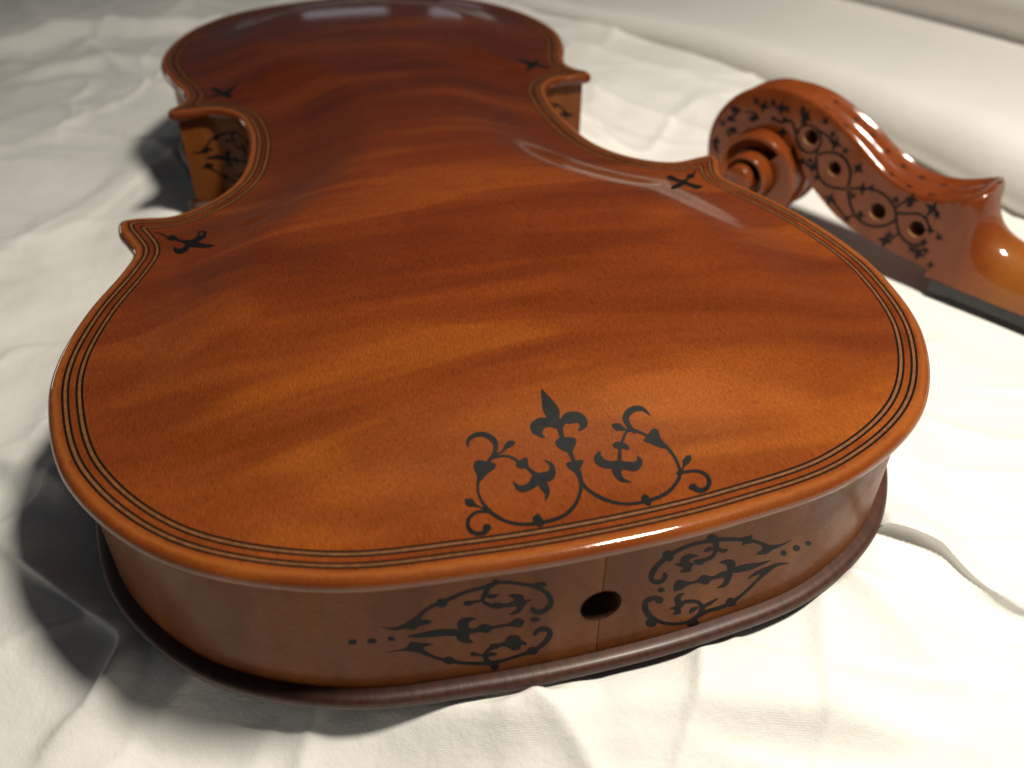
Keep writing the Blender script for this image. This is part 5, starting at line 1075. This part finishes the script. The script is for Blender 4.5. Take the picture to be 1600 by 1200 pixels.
def path_fold(x, y, pts, w, h, skew=0.0, taper=True):
    """a soft ridge along a polyline; skew > 0 makes the right-hand flank steeper"""
    pts = catmull_open(np.array(pts, float), 6)
    best = np.full(x.shape, 1e9)
    side = np.zeros(x.shape)
    along = np.zeros(x.shape)
    for k_ in range(len(pts) - 1):
        a, b = pts[k_], pts[k_ + 1]
        d = b - a
        L = d @ d
        t = np.clip(((x - a[0]) * d[0] + (y - a[1]) * d[1]) / L, 0, 1)
        dx, dy = x - a[0] - t * d[0], y - a[1] - t * d[1]
        dist = np.hypot(dx, dy)
        mk = dist < best
        best = np.where(mk, dist, best)
        side = np.where(mk, np.sign(d[0] * dy - d[1] * dx), side)
        along = np.where(mk, (k_ + t) / (len(pts) - 1), along)
    ww = np.where(side < 0, w * (1 - skew), w * (1 + skew))
    e = np.clip(np.minimum(along, 1 - along) / .18, 0, 1) if taper else 1
    return h * np.exp(-(best / ww) ** 2) * (.25 + .75 * e)


def crease(x, y, scale, ang, seed, pw):
    c, s_ = math.cos(ang), math.sin(ang)
    wx = x + 18 * (value_noise(x / 70, y / 70, seed + 1) - .5)
    wy = y + 18 * (value_noise(x / 70 + 9, y / 70, seed + 2) - .5)
    u, v = (wx * c + wy * s_) / scale, (-wx * s_ + wy * c) / (scale * 2.6)
    return (1 - np.abs(2 * value_noise(u + 50, v + 50, seed) - 1)) ** pw


xs = np.concatenate([np.linspace(-420, -140, 70, endpoint=False), np.linspace(-140, 150, 350, endpoint=False), np.linspace(150, 300, 80, endpoint=False), np.linspace(300, 560, 40)])
ys = np.concatenate([np.linspace(-330, -60, 50, endpoint=False), np.linspace(-60, 130, 235, endpoint=False), np.linspace(130, 360, 150, endpoint=False), np.linspace(360, 760, 170, endpoint=False), np.linspace(760, 1300, 50)])
X, Y = np.meshgrid(xs, ys)
q = np.c_[X.ravel(), Y.ravel()]
dd = dist_poly(q, resample(P, 6.0)).reshape(X.shape)
ins = inside(q, P).reshape(X.shape)
sd = np.where(ins, -dd, dd)                       # distance outside the violin's outline
Z = np.full(X.shape, -52.0)
Z += 5.0 * (value_noise(X / 85 + 3, Y / 85, 11) - .5) + 2.2 * (value_noise(X / 34, Y / 34 + 7, 12) - .5) + .7 * (value_noise(X / 12, Y / 12, 13) - .5)
Z += 3.2 * crease(X, Y, 42, .5, 20, 6) + 2.4 * crease(X, Y, 30, -.6, 30, 7) + 1.5 * crease(X, Y, 19, 1.3, 40, 7)
Z -= 1.2 * crease(X, Y, 55, 1.0, 50, 9)
la = np.interp(X, [-45, 25], [7.5, 12.6])
lc = np.interp(X, [-45, 25], [13.0, 3.5])
lift = la * np.exp(-((sd - lc) / np.where(sd < lc, 21, 18)) ** 2)
Z += lift
fold_r = path_fold(X, Y, [(56, 32), (70, 24.5), (82, 17), (92, 7), (104, -7), (125, -21), (150, -32)], 4.4, 5.5, .25)
fold_r *= .75 + .5 * value_noise(X / 13, Y / 13, 61)
Z += fold_r
Z += path_fold(X, Y, [(-135, 112), (-122, 100), (-108, 86), (-99, 76)], 5.0, 5.0, .3)
fold_l = path_fold(X, Y, [(-120, 74), (-108, 60), (-96, 46), (-88, 35), (-93, 25), (-104, 18)], 2.6, 3.6, .2)
Z += fold_l
Z += path_fold(X, Y, [(-92, 40), (-73, 26), (-50, 14), (-26, 6), (0, 3)], 13.0, 9.0, -.3)
Z -= path_fold(X, Y, [(-100, 22), (-82, 10), (-60, -2), (-35, -12), (0, -20)], 13.0, 9.0, 0)
fold_f = path_fold(X, Y, [(-36, 2), (-14, -4), (8, -8), (40, -16), (75, -30)], 6.0, 3.6, .2)
fold_f *= .5 + .8 * value_noise(X / 28, Y / 28, 62)
Z += fold_f
Z += path_fold(X, Y, [(-215, 470), (-184, 488), (-146, 508), (-100, 505), (-60, 520)], 9.0, 9.0, .3)
Z += path_fold(X, Y, [(-205, 640), (-180, 560), (-161, 500)], 7.0, 6.0, .4)
Z += path_fold(X, Y, [(-170, 440), (-130, 455), (-95, 440)], 9.0, 5.0, .3)
Z = np.where(ins & (sd < -12), np.minimum(Z, -51.5 - 0.0 * Z), Z)
# never through the violin's belly or the other instrument
belly = (-36.9 - G.ztop(q, dd.ravel())).reshape(X.shape) - .6
Z = np.where(ins, np.minimum(Z, belly), Z)
qa = (X - NP[0]) * NU[0] + (Y - NP[1]) * NU[1]
qb = (X - NP[0]) * NN[0] + (Y - NP[1]) * NN[1]
nk = np.clip(1 - np.maximum(np.abs(qb) - 26, 0) / 18, 0, 1) * np.clip(1 - np.maximum(np.maximum(-160 - qa, qa - 108), 0) / 18, 0, 1)
nk = nk * nk * (3 - 2 * nk)
Z = Z * (1 - nk) + (-54.6 - .5 * value_noise(X / 20, Y / 20, 77)) * nk
for _ in range(2):
    Zp = np.pad(Z, 1, 'edge')
    Z = (Zp[:-2, 1:-1] + Zp[2:, 1:-1] + Zp[1:-1, :-2] + Zp[1:-1, 2:] + 2 * Z) / 6
# the folds lean over towards the viewer, so that they hang a little
X = X - .55 * fold_r * (fold_r / 5.5) - .5 * fold_l
Y = Y - .75 * fold_r * (fold_r / 5.5) - .4 * fold_f - .35 * fold_l
V = np.c_[X.ravel(), Y.ravel(), Z.ravel()]
nx = len(xs)
F = [(j * nx + i, j * nx + i + 1, (j + 1) * nx + i + 1, (j + 1) * nx + i) for j in range(len(ys) - 1) for i in range(nx - 1)]
V[:, 2] += 60
sheet = mesh('cotton_sheet', V, F, M['sheet'])
sheet.location.z = -60 * S
sheet['label'] = 'crumpled white cotton sheet spread under the violin body and scroll'
sheet['category'] = 'sheet'

# ------------------------------------------------------------------ the padded blanket behind the scroll
edge = catmull_open(np.array([(300, -150), (262, 20), (240, 120), (232, 172), (226, 230), (217, 300), (200, 370), (172, 432), (130, 500), (60, 590), (-60, 720), (-300, 900)], float), 10)
ed = np.gradient(edge, axis=0)
ed /= np.linalg.norm(ed, axis=1)[:, None]
en = np.c_[ed[:, 1], -ed[:, 0]]                    # pointing away, over the blanket
thick = np.interp(np.arange(len(edge)), [0, 35, 55, 75, len(edge)], [30, 30, 22, 12, 10])
prof = []
for t in np.linspace(-90, 90, 15):
    prof.append((1 - math.cos(math.radians(t)), (math.sin(math.radians(t)) + 1)))
far = [3, 6, 10, 15, 22, 30, 40, 52, 66, 78, 88, 95, 101, 105, 109, 111, 110, 106, 102, 99, 99, 103, 111, 124, 145, 180, 240, 320, 450, 700]
over = [0] * 13 + [0, -1, 0, 4, 8, 14, 21, 28, 34, 38, 40, 40, 38, 36, 36, 36, 36]
V = []
for i, (p, nn_, th) in enumerate(zip(edge, en, thick)):
    r = th / 2
    for u, v in prof[::-1][::-1]:
        p2 = p + nn_ * (u * r * .9)
        V.append((p2[0], p2[1], -54.0 + v * r))
    for f_, ov_ in zip(far, over):
        p2 = p + nn_ * (r * .9 + f_)
        zz = -54 + th + ov_ + 1.5 * math.sin(f_ / 60 + i * .05) + .012 * f_
        zz += 3.0 * (value_noise(np.array([p2[0] / 110]), np.array([p2[1] / 110]), 91)[0] - .5)
        V.append((p2[0], p2[1], zz))
kk = len(prof) + len(far)
F = [(i * kk + j, (i + 1) * kk + j, (i + 1) * kk + j + 1, i * kk + j + 1) for i in range(len(edge) - 1) for j in range(kk - 1)]
V = np.array(V)
V[:, 2] += 60
pad = mesh('padded_blanket', V, F, M['pad'])
pad.location.z = -60 * S
pad['label'] = 'smooth thick white blanket with a rounded edge behind the scroll'
pad['category'] = 'blanket'
